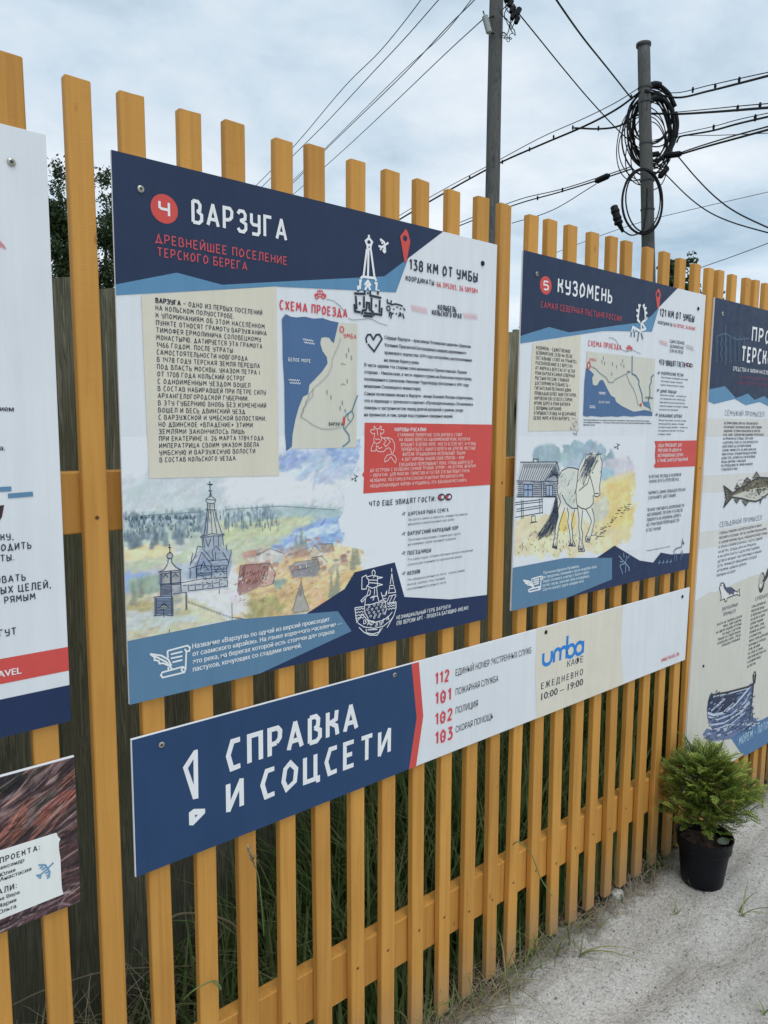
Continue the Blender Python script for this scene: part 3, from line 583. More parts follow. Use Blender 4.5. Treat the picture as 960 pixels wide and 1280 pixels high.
# painted landscape
rc = (x0, P(507, 690)[0], P(165, 806)[1], P(400, 545)[1])
def paint4(nx, nz):
    p = Painter(rc, nx, nz, E_, (196, 206, 218), 3); W = (196, 206, 218)
    p.patch([(-20,40),(640,80),(900,60),(900,240),(640,215),(-20,260)], (190,204,216), 700, 16, 4, .35, 10, .6)
    p.patch([(60,60),(300,100),(560,90),(560,190),(60,210)], (172,190,200), 260, 18, 3, .5, 9, .45)
    p.patch([(450,80),(820,60),(820,160),(450,180)], (208,214,224), 260, 16, 3, .5, 8, .6)
    p.patch([(560,20),(700,-30),(960,-70),(960,60),(820,110),(640,70)], (158,180,216), 240, 9, 3, .4, 16, .6)
    p.patch([(640,0),(700,-20),(760,0),(700,50),(640,60)], (118,150,206), 120, 4, 2, .5, 18, .7)
    p.patch([(800,-60),(960,-60),(960,20),(860,30)], (110,146,208), 150, 4, 2, .5, 18, .6)
    p.patch([(-20,238),(640,200),(880,215),(880,265),(640,290),(-20,330)], (160,184,190), 600, 9, 2.5, .1, 12, .7)
    p.patch([(640,205),(870,215),(870,260),(700,290),(560,250)], (140,172,180), 240, 9, 2, .15, 10, .6)
    p.patch([(-20,300),(420,270),(720,250),(700,330),(520,360),(300,370),(-20,380)], (166,186,176), 620, 8, 3, .1, 14, .65)
    p.patch([(380,280),(760,245),(780,280),(560,330),(400,340)], (176,188,146), 320, 8, 2.5, .2, 14, .65)
    p.patch([(0,380),(120,365),(190,365),(190,410),(60,430),(0,430)], (216,198,146), 190, 9, 2.5, .1, 12, .8)
    p.patch([(190,400),(640,330),(640,390),(440,430),(200,450)], (172,186,156), 360, 9, 2.5, .1, 14, .6)
    p.patch([(0,430),(200,410),(280,430),(200,480),(0,490)], (170,184,158), 220, 9, 2.5, .1, 14, .7)
    p.patch([(10,490),(100,475),(110,500),(60,540),(10,545)], (112,150,212), 150, 7, 2.5, .3, 16, .75)
    p.patch([(100,470),(300,430),(320,480),(160,530)], (148,166,188), 200, 6, 3, .8, 16, .55)
    p.patch([(40,500),(150,480),(150,560),(60,570)], (120,146,130), 150, 4, 4, 1.2, 18, .55)
    p.patch([(560,400),(640,352),(720,290),(860,245),(900,260),(880,350),(760,372),(640,392)], (112,154,216), 420, 7, 2.2, .15, 18, .8)
    p.patch([(700,310),(870,270),(870,300),(720,340)], (176,202,232), 70, 7, 1.3, .15, 12, .7)
    p.patch([(480,440),(640,400),(950,360),(960,470),(880,560),(740,640),(460,640),(440,560)], (206,170,110), 900, 8, 3, .1, 18, .7)
    p.patch([(480,560),(760,530),(740,640),(450,640)], (186,160,98), 320, 7, 3, .5, 20, .6)
    p.patch([(760,380),(960,340),(960,430),(860,480)], (216,196,140), 260, 5, 3, .7, 20, .6)
    p.patch([(460,590),(620,560),(650,620),(500,650)], (140,136,74), 170, 4, 3, 1.1, 18, .5)
    p.patch([(270,500),(480,480),(500,620),(380,640)], (198,204,208), 260, 10, 2.5, -.4, 10, .6)
    p.patch([(0,560),(260,560),(420,650),(60,740),(0,740)], (182,182,148), 420, 10, 2.5, -.1, 14, .7)
    p.patch([(30,600),(180,590),(200,610),(40,640)], (160,150,96), 120, 9, 2, 0, 14, .6)
    p.patch([(60,640),(250,630),(260,660),(90,690)], (154,152,92), 140, 9, 2, .1, 14, .55)
    p.patch([(20,620),(300,640),(300,660),(20,700)], (172,190,200), 120, 10, 1.6, .1, 10, .5)
    # conifers in rows
    for row, (ya, yb, n, hh, cc) in enumerate([(248,212,80,10,(92,116,134)),(268,232,80,12,(96,124,146)),(290,250,70,15,(88,116,138)),(318,275,46,18,(84,112,132)),(345,300,30,22,(80,106,126)),(372,340,14,26,(70,94,112))]):
        for i in range(n):
            zx = p.rr.uniform(10, 640) if row < 4 else p.rr.uniform(15, 260)
            zy = ya+(yb-ya)*zx/640+p.rr.uniform(-8, 8)
            if 335 < zx < 420: continue
            x, y = p.c(zx, zy); h = hh*p.rr.uniform(.6, 1.25)*.42
            j = p.rr.gauss(0, 12); col = [v+j for v in cc]
            for q in range(5): dab(p.img, x+p.rr.uniform(-.4, .4), y+h*(.1+.2*q), max(.8, (1.9-.36*q)*h/5.5), max(.8, h*.14), 0, col, .75)
    for zx, zy, h in ((705,385,48),(725,372,56),(742,382,44),(845,560,60),(868,552,74),(930,450,60),(945,430,70),(85,560,40),(55,590,50)):
        x, y = p.c(zx, zy); h *= .42
        for q in range(7): dab(p.img, x+p.rr.uniform(-.6, .6), y+h*.14*q, max(.9, (2.2-.28*q)*h/9), max(.9, h*.1), 0, (96,110+p.rr.uniform(-10, 10),92), .75)
    # houses
    H = lambda pts, c, a=1.0: p.fill(pts, c, a)
    H([(470,540),(480,438),(598,428),(622,470),(612,510),(560,524),(476,560)], (134,94,92)); H([(468,520),(500,432),(596,428),(560,505)], (142,84,80)); H([(560,505),(598,430),(620,468),(612,510),(566,524)], (190,150,140))
    H([(545,396),(600,370),(660,392),(650,426),(560,430)], (196,204,210)); H([(490,384),(545,376),(548,400),(492,406)], (182,108,84)); H([(610,400),(660,395),(655,425),(612,428)], (170,178,180))
    H([(655,400),(700,375),(760,372),(760,400),(660,410)], (150,98,88), .8); H([(676,452),(700,425),(790,412),(800,455),(780,482),(690,486)], (116,116,126)); H([(700,425),(770,415),(760,445),(690,458)], (140,142,150))
    H([(756,392),(778,356),(804,385),(790,402),(764,405)], (178,172,160)); H([(776,405),(806,400),(830,425),(800,440)], (200,192,176)); H([(764,405),(790,402),(800,440),(772,450)], (128,116,108))
    H([(800,352),(850,350),(856,382),(806,388)], (130,116,112)); H([(830,455),(870,420),(880,440),(840,480)], (150,140,130), .7)
    H([(690,620),(706,560),(718,520),(724,505),(730,520),(736,560),(756,610),(754,618),(690,628)], (140,140,134)); H([(712,560),(724,505),(728,560)], (98,92,88))
    p.patch([(470,430),(620,425),(620,540),(476,560)], (150,104,98), 60, 5, 1.4, .2, 16, .5); p.patch([(676,450),(800,412),(790,485)], (104,106,116), 60, 5, 1.4, .2, 14, .5)
    p.patch([(612,500),(660,490),(660,520),(620,530)], (110,144,140), 50, 2.5, 2, 0, 14, .6); p.patch([(480,380),(830,340),(850,400),(480,430)], (170,150,130), 130, 4, 1.6, .2, 22, .5)
    for k in range(34):
        t_ = p.rr.random(); xx = 480+t_*440; yy = 470-t_*70+p.rr.uniform(-95, 40); s_ = p.rr.uniform(7, 15)*(1 if yy > 400 else .7)
        if 560 < xx < 680 and yy < 370: continue
        rc_ = p.rr.choice(((150,92,80),(120,116,124),(176,120,90),(98,96,104),(196,200,204),(134,78,74))); wc_ = p.rr.choice(((200,186,164),(170,150,128),(140,128,120),(214,208,196)))
        H([(xx-s_, yy), (xx+s_, yy-s_*.2), (xx+s_, yy+s_*.7), (xx-s_, yy+s_*.9)], wc_, .85); H([(xx-s_*1.2, yy+s_*.1), (xx-s_*.7, yy-s_*.8), (xx+s_*.8, yy-s_), (xx+s_*1.2, yy-s_*.15)], rc_, .9)
        H([(xx-s_*.3, yy+s_*.15), (xx, yy+s_*.1), (xx, yy+s_*.5), (xx-s_*.3, yy+s_*.55)], (90,90,100), .7)
    # the church and the bell tower, washed in blue greys
    H([(322,322),(345,205),(378,205),(414,310),(416,320)], (172,180,176)); H([(322,322),(345,205),(356,205),(350,322)], (122,140,160)); H([(330,322),(412,318),(408,362),(332,368)], (128,146,168)); H([(344,188),(380,188),(376,208),(348,208)], (140,152,160))
    H([(342,178),(352,165),(372,165),(384,178),(374,190),(352,190)], (178,190,196)); H([(276,490),(274,440),(296,398),(330,366),(410,362),(446,380),(448,430),(436,480),(300,492)], (134,154,176)); H([(292,480),(300,430),(334,400),(362,440),(360,486)], (112,136,170))
    H([(274,440),(286,395),(318,390),(300,438)], (180,190,196)); H([(362,420),(440,410),(436,470),(364,478)], (136,156,186)); H([(246,500),(430,470),(432,530),(250,548)], (156,168,182)); H([(250,500),(330,485),(330,500),(250,516)], (196,202,206))
    H([(152,466),(178,440),(188,415),(206,415),(216,440),(246,458),(240,470)], (186,190,188)); H([(154,470),(244,466),(242,500),(156,512)], (138,140,144)); H([(160,508),(244,500),(246,550),(210,560),(160,560)], (146,152,164))
    H([(134,566),(210,556),(208,636),(136,636)], (120,142,172)); H([(158,600),(190,596),(192,612),(160,612)], (168,176,160)); H([(186,396),(198,384),(210,396),(204,412),(192,412)], (140,150,160))
    p.patch([(276,490),(290,395),(410,362),(446,380),(436,480)], (92,112,146), 130, 3, 1.2, .4, 18, .5); p.patch([(156,470),(244,466),(240,636),(140,636)], (92,110,146), 90, 3, 1.1, .2, 18, .5)
    p.soft(); p.pale(.20, .84, W); p.grain(18, 2.4)
    p.keep([(-60,95),(100,85),(115,-70),(640,-75),(960,-90),(965,40),(900,120),(890,230),(880,300),(870,335),(900,345),(965,345),(1010,380),(1000,470),(960,560),(700,800),(40,800),(20,740),(40,700),(-60,690)], W, 14)
    return p.img
lc = canvas("landscape_picture", b.root, b.o, rc, paint4, 330, 1)
# pen drawing over the wash
a = b.art(); INKB = alb(50, 66, 94); w = .0013
def sk(zf, *lines, c=INKB, ww=None, layer=2):
    for l in lines: a.stroke([zf(*q) for q in l], ww or w, c, layer)
U = Z(150, 590, 6)
sk(U, [(672,70),(678,190)], [(655,92),(692,98)], [(662,140),(690,142)], ww=.0018)
sk(U, [(678,150),(668,185),(648,200),(642,215),(655,232),(700,236),(718,215),(710,198),(690,186),(678,150)], [(645,205),(716,210)], [(655,236),(655,280)], [(708,236),(708,280)], [(640,282),(722,284)], [(672,236),(674,280)],
   [(655,285),(630,470),(600,486)], [(708,285),(760,455),(784,470)], [(600,486),(690,462),(784,470)], [(602,494),(700,478),(780,478)], [(680,285),(690,462)], [(666,285),(650,465)], [(694,285),(726,460)],
   [(614,495),(620,575)], [(625,495),(632,570)], [(768,480),(775,550)], [(735,482),(738,560)], [(700,482),(703,560)], [(640,500),(660,560),(680,500)],
   [(580,560),(560,640),(525,690)], [(580,555),(612,560)], [(545,605),(525,700)], [(612,600),(690,700)], [(612,600),(575,700),(575,790)], [(625,580),(700,668)], [(690,590),(720,555),(750,590)], [(690,590),(700,660)], [(795,545),(800,590)], [(830,580),(834,600),(808,700)], [(770,600),(815,680),(808,690)], [(715,600),(715,660)], [(660,665),(810,655)],
   [(515,725),(590,700),(690,705),(805,700)], [(525,730),(525,800)], [(570,720),(572,800)], [(685,700),(685,790)], [(800,700),(800,790)], [(600,735),(625,670),(660,735)], [(610,690),(610,720)], [(630,690),(632,722)], [(580,760),(680,755)], [(580,775),(680,770)], [(690,730),(800,725)], [(690,750),(800,745)], [(700,700),(720,750),(745,705),(780,760)],
   [(460,830),(620,800),(690,795),(810,790)], [(510,840),(512,890)], [(560,835),(565,885)], [(620,825),(622,880)], [(690,815),(692,870)], [(745,812),(748,862)], [(805,805),(806,855)], [(470,850),(500,848)], [(520,850),(555,846)], [(570,846),(610,842)], [(630,842),(685,836)], [(700,834),(740,828)], [(512,890),(560,886),(692,870),(806,855)], [(395,915),(500,900)], [(492,905),(494,1035)], [(500,905),(500,1030)])
sk(U, [(370,540),(374,610)], [(360,565),(384,568)], [(372,600),(352,620),(350,635),(362,648),(384,648),(396,632),(392,618),(374,600)], [(360,650),(358,685)], [(386,650),(388,682)], [(355,690),(330,730),(288,752)], [(390,682),(420,715),(460,735)], [(288,752),(370,742),(460,735)], [(300,762),(300,840)], [(312,760),(312,835)], [(376,745),(378,840)], [(384,745),(384,840)], [(450,742),(452,830)],
   [(300,765),(376,755)], [(384,755),(452,748)], [(320,790),(340,768),(360,790)], [(395,785),(415,762),(436,785)], [(296,842),(460,828)], [(300,850),(384,844),(460,838)], [(305,850),(305,935)], [(384,850),(386,935)], [(455,840),(458,900)], [(250,940),(300,932),(392,930)], [(262,945),(262,1075)], [(272,945),(272,1070)], [(385,935),(388,1080)], [(395,935),(396,1075)],
   [(250,1078),(330,1070),(396,1078)], [(290,1020),(325,985),(362,1010)], [(300,1030),(360,1025)], [(325,1025),(328,1090)], ww=.0017)
for yy in range(860, 930, 10): sk(U, [(308,yy),(382,yy-3)])
for yy in range(950, 1065, 11): sk(U, [(276,yy),(384,yy-2)])
rr = random.Random(4)
for i in range(30):                              # picket fence and posts in the drawing
    t_ = i/29; xx = 510+t_*320; yy = 965+t_*118; sk(U, [(xx, yy), (xx+1, yy+17)], ww=.0009)
sk(U, [(838,980),(840,1108)], [(742,875),(744,912)], [(370,1178),(370,1205)], [(840,1090),(960,1105)])
for i in range(70):
    xx = rr.uniform(560, 800); yy = rr.uniform(700, 870); sk(U, [(xx, yy), (xx+rr.uniform(5, 16), yy-rr.uniform(-3, 6))], ww=.0009)
for i in range(120):
    xx = rr.uniform(30, 560); yy = 350+rr.uniform(-12, 6)-xx*.02+(0 if i < 70 else rr.uniform(10, 150)); hgt = rr.uniform(14, 34)
    sk(U, [(xx-5, yy+hgt*.45), (xx, yy-hgt*.5), (xx+5, yy+hgt*.45)], c=alb(84, 106, 124), ww=.0010)
for i in range(70):
    xx = rr.uniform(300, 640); q = E_(xx, 205+rr.uniform(0, 75)+(640-xx)*.03); a.stroke([q, (q[0]+rr.uniform(-.001, .001), q[1]-rr.uniform(.006, .013))], .0011, alb(88, 112, 132), 2)
sk(E_, [(30,243),(330,222)], [(420,214),(640,200),(860,215)], c=alb(110, 136, 150))
for l in ([(480,438),(598,428),(622,470)], [(470,540),(480,438)], [(560,505),(598,428)], [(566,524),(612,510),(620,468)], [(545,396),(600,370),(660,392)], [(676,452),(700,425),(790,412),(800,455)], [(690,458),(760,445)], [(756,392),(778,356),(804,385)], [(764,405),(790,402)], [(776,405),(806,400),(830,425)], [(724,498),(706,560),(690,620)], [(724,498),(736,560),(756,610)], [(690,628),(754,618)], [(724,485),(724,500)], [(800,352),(850,350),(856,382)]):
    a.stroke([E_(*q) for q in l], .0010, alb(92, 84, 92), 2)
for i in range(70):
    xx = rr.uniform(480, 600); yy = rr.uniform(436, 500); sk(E_, [(xx, yy), (xx-rr.uniform(3, 8), yy+rr.uniform(8, 18))], c=alb(108,70,70), ww=.0009)
for i in range(120):
    xx = rr.uniform(450, 940); yy = 560-(xx-450)*.2+rr.uniform(-70, 80); 
    if yy < 625-(xx-450)*.28: sk(E_, [(xx, yy), (xx+rr.uniform(3, 12), yy-rr.uniform(-2, 5))], c=rr.choice((alb(150,120,80),alb(222,204,160),alb(128,128,96))), ww=.0012)
for xx, yy in ((575,490),(588,485),(490,505),(505,500),(720,445),(745,440),(600,405),(630,402)): a.stroke([E_(xx,yy-5), E_(xx,yy+5)], .0020, alb(226,214,208), 2)
a.build("landscape_drawing", lc); a = b.art(); bird(a, Z(300,590,4.571), 655, 35, 20, INKB, .0016); a.build("bird_drawing", lc); a = b.art()
a.stroke([C_(305,875), C_(328,875)], .0016, INKB, 2); a.stroke([C_(316,862), C_(316,890)], .0016, INKB, 2)
a.build("cross_mark", lc)

# heading
a = b.art(); TL, TR = (x0, z1), (x1, z1)
a.poly([TL, (P(554, 288)[0], z1), B_(500,318), B_(385,405), A_(760,638), A_(545,650), A_(335,594), (x0, A_(50,648)[1])], NAVY, 1)
a.poly([(x0, A_(50,648)[1]), A_(335,594), A_(545,650), A_(760,638), B_(385,405), B_(500,318), B_(440,482), C_(950,45), C_(600,28), (x0, A_(48,697)[1])], LBLUE, 2)
c0 = A_(278, 300); r0 = A_(340,300)[0]-c0[0]; r1 = c0[1]-A_(278,367)[1]; a.dot(c0, r0, RED, 2, 32, ry=r1)
a.line("4", A_(256,325), A_(256,264), A_(299,334), WHT, layer=3, wt=.2)
a.line("ВАРЗУГА", A_(410,364), A_(410,266), A_(838,441), WHT, layer=3, wt=.165)
a.line("ДРЕВНЕЙШЕЕ ПОСЕЛЕНИЕ", A_(238,456), A_(238,417), A_(842,555), REDTXT, layer=3, wt=.15)
a.line("ТЕРСКОГО БЕРЕГА", A_(246,516), A_(246,478), A_(658,583), REDTXT, layer=3, wt=.15)
a.poly([B_(*q) for q in ((487,177),(459,213),(480,338),(489,338),(508,240),(498,197))], RED, 4); a.dot(B_(483,223), .0065, NAVY, 5)
hd = a.build("heading_print", b.root)
# church, cow and bird line pictures
a = b.art(); K = Z(430, 280, 9.844)
for l in ([(300,135),(302,180)], [(302,175),(262,210),(280,260),(325,262),(340,222),(302,175)], [(285,265),(283,305)], [(322,265),(322,310)], [(278,306),(330,318)], [(275,310),(235,640)], [(296,320),(290,640)], [(325,318),(370,660)], [(200,672),(225,648),(378,668),(392,705)], [(180,700),(212,698)], [(195,700),(190,800)], [(370,728),(408,734)], [(396,735),(390,820)], [(248,752),(290,700),(325,760)], [(252,812),(290,745),(318,815)], [(165,760),(170,812)], [(418,810),(420,826)]):
    a.stroke([K(*q) for q in l], .0055, WHT, 4)
for l in ([(120,855),(250,862),(252,820)], [(170,815),(172,835)], [(318,822),(318,880),(455,912)], [(415,830),(412,870)], [(140,885),(152,1050)], [(242,890),(240,1035)], [(335,905),(332,1050)], [(436,935),(430,1092)], [(122,985),(130,1075),(200,1088)], [(190,960),(190,995)], [(390,990),(390,1020)], [(288,840),(288,865)], [(272,1050),(275,970),(305,975),(305,1050)], [(212,1115),(225,1065),(275,1060)], [(305,1050),(350,1080),(365,1135)], [(240,1095),(340,1108)], [(232,1130),(350,1140)], [(370,1105),(455,1120),(462,1030)]):
    a.stroke([K(*q) for q in l], .0052, INK, 4)
for l in ([(528,925),(530,980)], [(530,970),(575,985)], [(578,940),(572,1000)], [(578,995),(630,985),(690,1000),(718,1015)], [(725,1035),(748,1065)], [(560,1080),(552,1140)], [(565,1080),(585,1110),(605,1095)], [(580,1110),(572,1165)], [(665,1140),(690,1095),(695,1140)], [(715,1100),(735,1165)]):
    a.stroke([K(*q) for q in l], .0038, INK, 4)
a.ring(K(542,1040), .0052, .0032, INK, 4, 10)
for q in ((650,1025),(690,1045),(608,1050),(640,1105),(683,1098)): a.dot(K(*q), .0022, INK, 4)
for l in ([(540,232),(440,300)], [(418,272),(460,285),(440,322)], [(440,185),(490,225),(505,350)], [(440,185),(455,215)], [(455,240),(475,232)], [(462,222),(470,245)], [(470,330),(500,358)], [(478,295),(510,300)], [(470,318),(505,325)]): a.stroke([K(*q) for q in l], .0046, WHT, 4)
car(a, C_, 788, 62, 22, DULLRED, .0024); a.stroke([C_(*q) for q in ((815,82),(845,90),(875,112),(895,140),(905,158))], .0014, GREYL, 3); a.stroke([K(*q) for q in ((50,1160),(100,1182),(200,1175),(300,1165),(360,1180),(420,1215),(530,1250))], .0014, GREYL, 3)
ic = a.build("icons", b.root)
# distance and caption, upper right
a = b.art()
a.line("138 КМ ОТ УМБЫ", B_(506,370), B_(506,324), B_(830,432), INK, layer=3, wt=.19)
a.line("КООРДИНАТЫ:", B_(488,425), B_(488,402), B_(628,449), INK, layer=3, wt=.17); a.line("66.395203, 36.589384", B_(637,452), B_(637,430), B_(830,488), DULLRED, layer=3, wt=.17)
a.build("distance_print", b.root); a = b.art(); wave(a, B_, 515, 555, 590, 572, 15, 15, .0022, PINK, 3); wave(a, B_, 765, 592, 830, 600, 13, 13, .0022, PINK, 3)
a.line("КОЛЫБЕЛЬ", B_(642,566), B_(642,542), B_(728,576), INK, layer=3, wt=.19); a.line("КОЛЬСКОГО КРАЯ", B_(614,588), B_(614,565), B_(753,609), INK, layer=3, wt=.19)
dt = a.build("motto_print", b.root)
# history text on beige
a = b.art()
a.poly([C_(22,66), C_(600,28), C_(612,838), C_(55,850)], BEIGE, 3)
lines4 = ["ВАРЗУГА – ОДНО ИЗ ПЕРВЫХ ПОСЕЛЕНИЙ","НА КОЛЬСКОМ ПОЛУОСТРОВЕ.","К УПОМИНАНИЯМ ОБ ЭТОМ НАСЕЛЁННОМ","ПУНКТЕ ОТНОСЯТ ГРАМОТУ ВАРЗУЖАНИНА","ТИМОФЕЯ ЕРМОЛИНИЧА СОЛОВЕЦКОМУ","МОНАСТЫРЮ. ДАТИРУЕТСЯ ЭТА ГРАМОТА","1466 ГОДОМ. ПОСЛЕ УТРАТЫ","САМОСТОЯТЕЛЬНОСТИ НОВГОРОДА","В 1478 ГОДУ ТЕРСКАЯ ЗЕМЛЯ ПЕРЕШЛА","ПОД ВЛАСТЬ МОСКВЫ. УКАЗОМ ПЕТРА I","ОТ 1708 ГОДА КОЛЬСКИЙ ОСТРОГ","С ОДНОИМЕННЫМ УЕЗДОМ ВОШЕЛ","В СОСТАВ НАБИРАВШЕЙ ПРИ ПЕТРЕ СИЛУ","АРХАНГЕЛОГОРОДСКОЙ ГУБЕРНИИ.","В ЭТУ ГУБЕРНИЮ ВНОВЬ БЕЗ ИЗМЕНЕНИЙ","ВОШЕЛ И ВЕСЬ ДВИНСКИЙ УЕЗД","С ВАРЗУЖСКОЙ И УМБСКОЙ ВОЛОСТЯМИ.","НО ДВИНСКОЕ «ВЛАДЕНИЕ» ЭТИМИ","ЗЕМЛЯМИ ЗАКОНЧИЛОСЬ ЛИШЬ","ПРИ ЕКАТЕРИНЕ II. 26 МАРТА 1784 ГОДА","ИМПЕРАТРИЦА СВОИМ УКАЗОМ ВВЕЛА","УМБСКУЮ И ВАРЗУЖСКУЮ ВОЛОСТИ","В СОСТАВ КОЛЬСКОГО УЕЗДА."]
ends = [538,418,548,557,532,538,412,475,528,528,465,487,553,480,555,465,555,497,462,544,525,508,430]
p0, p1 = C_(83,97), C_(110,780); cap = C_(83,77)[1]-C_(83,97)[1]
for i, (t_, e_) in enumerate(zip(lines4, ends)):
    zz = p0[1]+(p1[1]-p0[1])*i/22; xe = C_(e_, 100+30*i)[0]; xs = (xe-p0[0])/hand_width(t_, .15)
    a.hand(t_, p0[0], zz, cap, xs, INK, 4, .15)
    if i == 0: a.hand("ВАРЗУГА", p0[0]+.0008, zz, cap, xs, INK, 5, .15)
tx = a.build("history_text", b.root)
# road map
a = b.art(); M_ = Z(345, 370, 6.4)
a.poly([M_(*q) for q in ((470,212),(652,222),(640,1212),(100,1222),(115,1100),(160,930),(200,800),(250,700),(330,600),(330,330),(440,320))], alb(184,188,182), 2)
a.poly([M_(*q) for q in ((45,185),(75,145),(115,165),(160,172),(230,166),(300,182),(370,177),(430,198),(498,212),(460,378),(440,360),(425,335),(390,328),(360,335),(352,380),(370,440),(405,490),(410,540),(370,600),(310,665),(265,710),(255,785),(215,805),(180,890),(155,980),(130,1110),(125,1205),(80,1240),(70,1100),(68,950),(65,700),(52,500),(50,330))], SEA, 3)
a.stroke([M_(*q) for q in ((515,335),(500,390),(450,500),(445,560),(420,620),(370,680),(300,735),(290,800),(240,860),(205,930),(200,970),(240,990),(300,1035),(360,1060),(440,1065),(520,1050))], .0024, alb(160,166,170), 4)
for i in range(26):
    t_ = i/25; q = M_(295-95*t_**.7+4*math.sin(i), 745+220*t_); a.dot(q, .0011, alb(120,112,128), 5, 6)
a.stroke([M_(*q) for q in ((650,795),(625,860),(605,920),(560,950),(535,1000),(540,1060),(580,1110),(585,1160),(560,1185),(530,1205))], .0034, alb(84,122,146), 4)
a.stroke([M_(*q) for q in ((605,920),(620,960),(600,1000),(575,1025),(550,1060))], .0022, alb(84,122,146), 5); a.stroke([M_(*q) for q in ((575,940),(570,985),(590,1000))], .002, alb(84,122,146), 5)
a.dot(M_(540,1000), .0034, RED, 5, 12, ry=.0105); a.ring(M_(523,268), .0052, .0022, DULLRED, 5, ry=.0062)
a.line("УМБА", M_(540,333), M_(540,300), M_(638,342), DULLRED, layer=4, wt=.17); a.line("ВАРЗУГА", M_(420,1035), M_(420,1011), M_(528,1038), INK, layer=6, wt=.2); a.line("БЕЛОЕ МОРЕ", M_(97,518), M_(97,492), M_(272,535), WHT, layer=4, wt=.14)
for (xa, ya, xb, yb) in ((212,346,296,360),(222,370,306,384),(98,670,186,676),(106,694,194,700)): wave(a, M_, xa, ya, xb, yb, 10, 6, .0012, WHT, 4)
for (xx, yy) in ((578,433),(560,475),(600,495),(566,682),(405,770),(436,812),(527,856),(510,896)): a.stroke([M_(xx,yy-18), M_(xx+2,yy+18)], .0026, alb(128,136,132), 4)
a.stroke([M_(550,905), M_(552,930)], .003, alb(90,130,150), 4)
for (xx, yy) in ((533,545),(533,708)): a.stroke([M_(xx-18,yy+6), M_(xx-4,yy-6), M_(xx+4,yy-2), M_(xx+20,yy+6)], .0014, alb(110,118,116), 4)
a.line("СХЕМА ПРОЕЗДА", C_(616,124), C_(616,88), C_(903,160), DULLRED, layer=3, wt=.18)
mp = a.build("route_map", b.root)
# right hand column
a = b.art()
a.stroke([D_(*q) for q in ((90,240),(84,212),(95,190),(114,188),(130,220),(147,190),(168,188),(183,215),(135,292),(96,246))], .0042, INK, 3)
cs = D_(198,194)[1]-D_(198,216)[1]; TX = alb(44, 52, 70)
a.para(["Сердце Варзуги – красавица Успенская церковь (Церковь","Успения Пресвятой Богородицы) шедевр деревянного","храмового зодчества 1674 года постройки, расположенная","на левом берегу реки."], D_(198,215), D_(198,354), D_(736,300), cs, TX, 'sans', 3, bold=1)
a.para(["В честь церкви эта сторона села называется Пречистенская. Правая","сторона – Никольская, в честь первого храма на Кольском полуострове,","посвященного святителю Николаю Чудотворцу (построена в 1491 году","монахами Соловецкого монастыря)."], D_(75,384), D_(75,514), D_(735,460), cs, TX, 'sans', 3, bold=1)
a.para(["Самая почитаемая икона в Варзуге - икона Божией Матери «Одигитрия»,","что в переводе с греческого означает «Путеводительница». Ей молились","поморы о заступничестве перед долгой разлукой с домом, уходя","на промысел, и там, среди вод студеных северных морей."], D_(75,561), D_(75,690), D_(745,580), cs, TX, 'sans', 3, bold=1)
sx = a.build("church_text", b.root)
a = b.art()
a.poly([D_(77,730), (x1, D_(858,742)[1]), (x1, D_(843,1112)[1]), D_(68,1166), D_(72,1066), D_(60,1052), D_(72,1030)], RED, 2)
a.line("КОРОВЫ-РУСАЛКИ", D_(262,783), D_(262,762), D_(452,781), WHT, layer=3, wt=.17)
for t_, xa, ya, xb, yb in (("СТАРИННОЕ ПОМОРСКОЕ СЕЛО ВАРЗУГА СТОИТ",280,815,675,812),("НА ОБОИХ БЕРЕГАХ ОДНОИМЁННОЙ РЕКИ, КОТОРАЯ",290,843,722,840),("ВПАДАЕТ В БЕЛОЕ МОРЕ. МОСТА В СЕЛЕ НЕТ, И ЧТОБЫ",300,873,757,868),("ПЕРЕБРАТЬСЯ С ОДНОГО БЕРЕГА НА ДРУГОЙ, МЕСТНЫЕ",305,903,757,896),("ЖИТЕЛИ ТРАДИЦИОННО ИСПОЛЬЗУЮТ ЛОДКИ",308,933,693,925),("А ВОТ КОРОВЫ НАШЛИ СВОЙ СПОСОБ – ОНИ",305,964,685,953),("ЕЖЕДНЕВНО ПЕРЕПЛЫВАЮТ РЕКУ, ЧТОБЫ ДОБРАТЬСЯ",290,996,738,981),("ДО ОСТРОВА С ОСОБЕННО СОЧНОЙ ТРАВОЙ. УТРОМ – НА ОСТРОВ, ВЕЧЕРОМ",110,1034,757,1003),("– ОБРАТНО. ДЛЯ МНОГИХ ТУРИСТОВ И ГОСТЕЙ ЭТО ВЫГЛЯДИТ ОЧЕНЬ",110,1063,720,1033),("НЕОБЫЧНО, ПОЭТОМУ В РАССКАЗАХ И ШУТКАХ ПРО ВАРЗУГУ ПРО",110,1096,683,1063),("«ВОДОПЛАВАЮЩИХ КОРОВ» И РОДИЛАСЬ ЭТА ЗАБАВНАЯ МЕТАФОРА.",110,1128,705,1092)):
    a.line(t_, D_(xa,ya), D_(xa,ya-19), D_(xb,yb), alb(214,190,192), layer=3, wt=.14)
Q = Z(450, 520, 12)
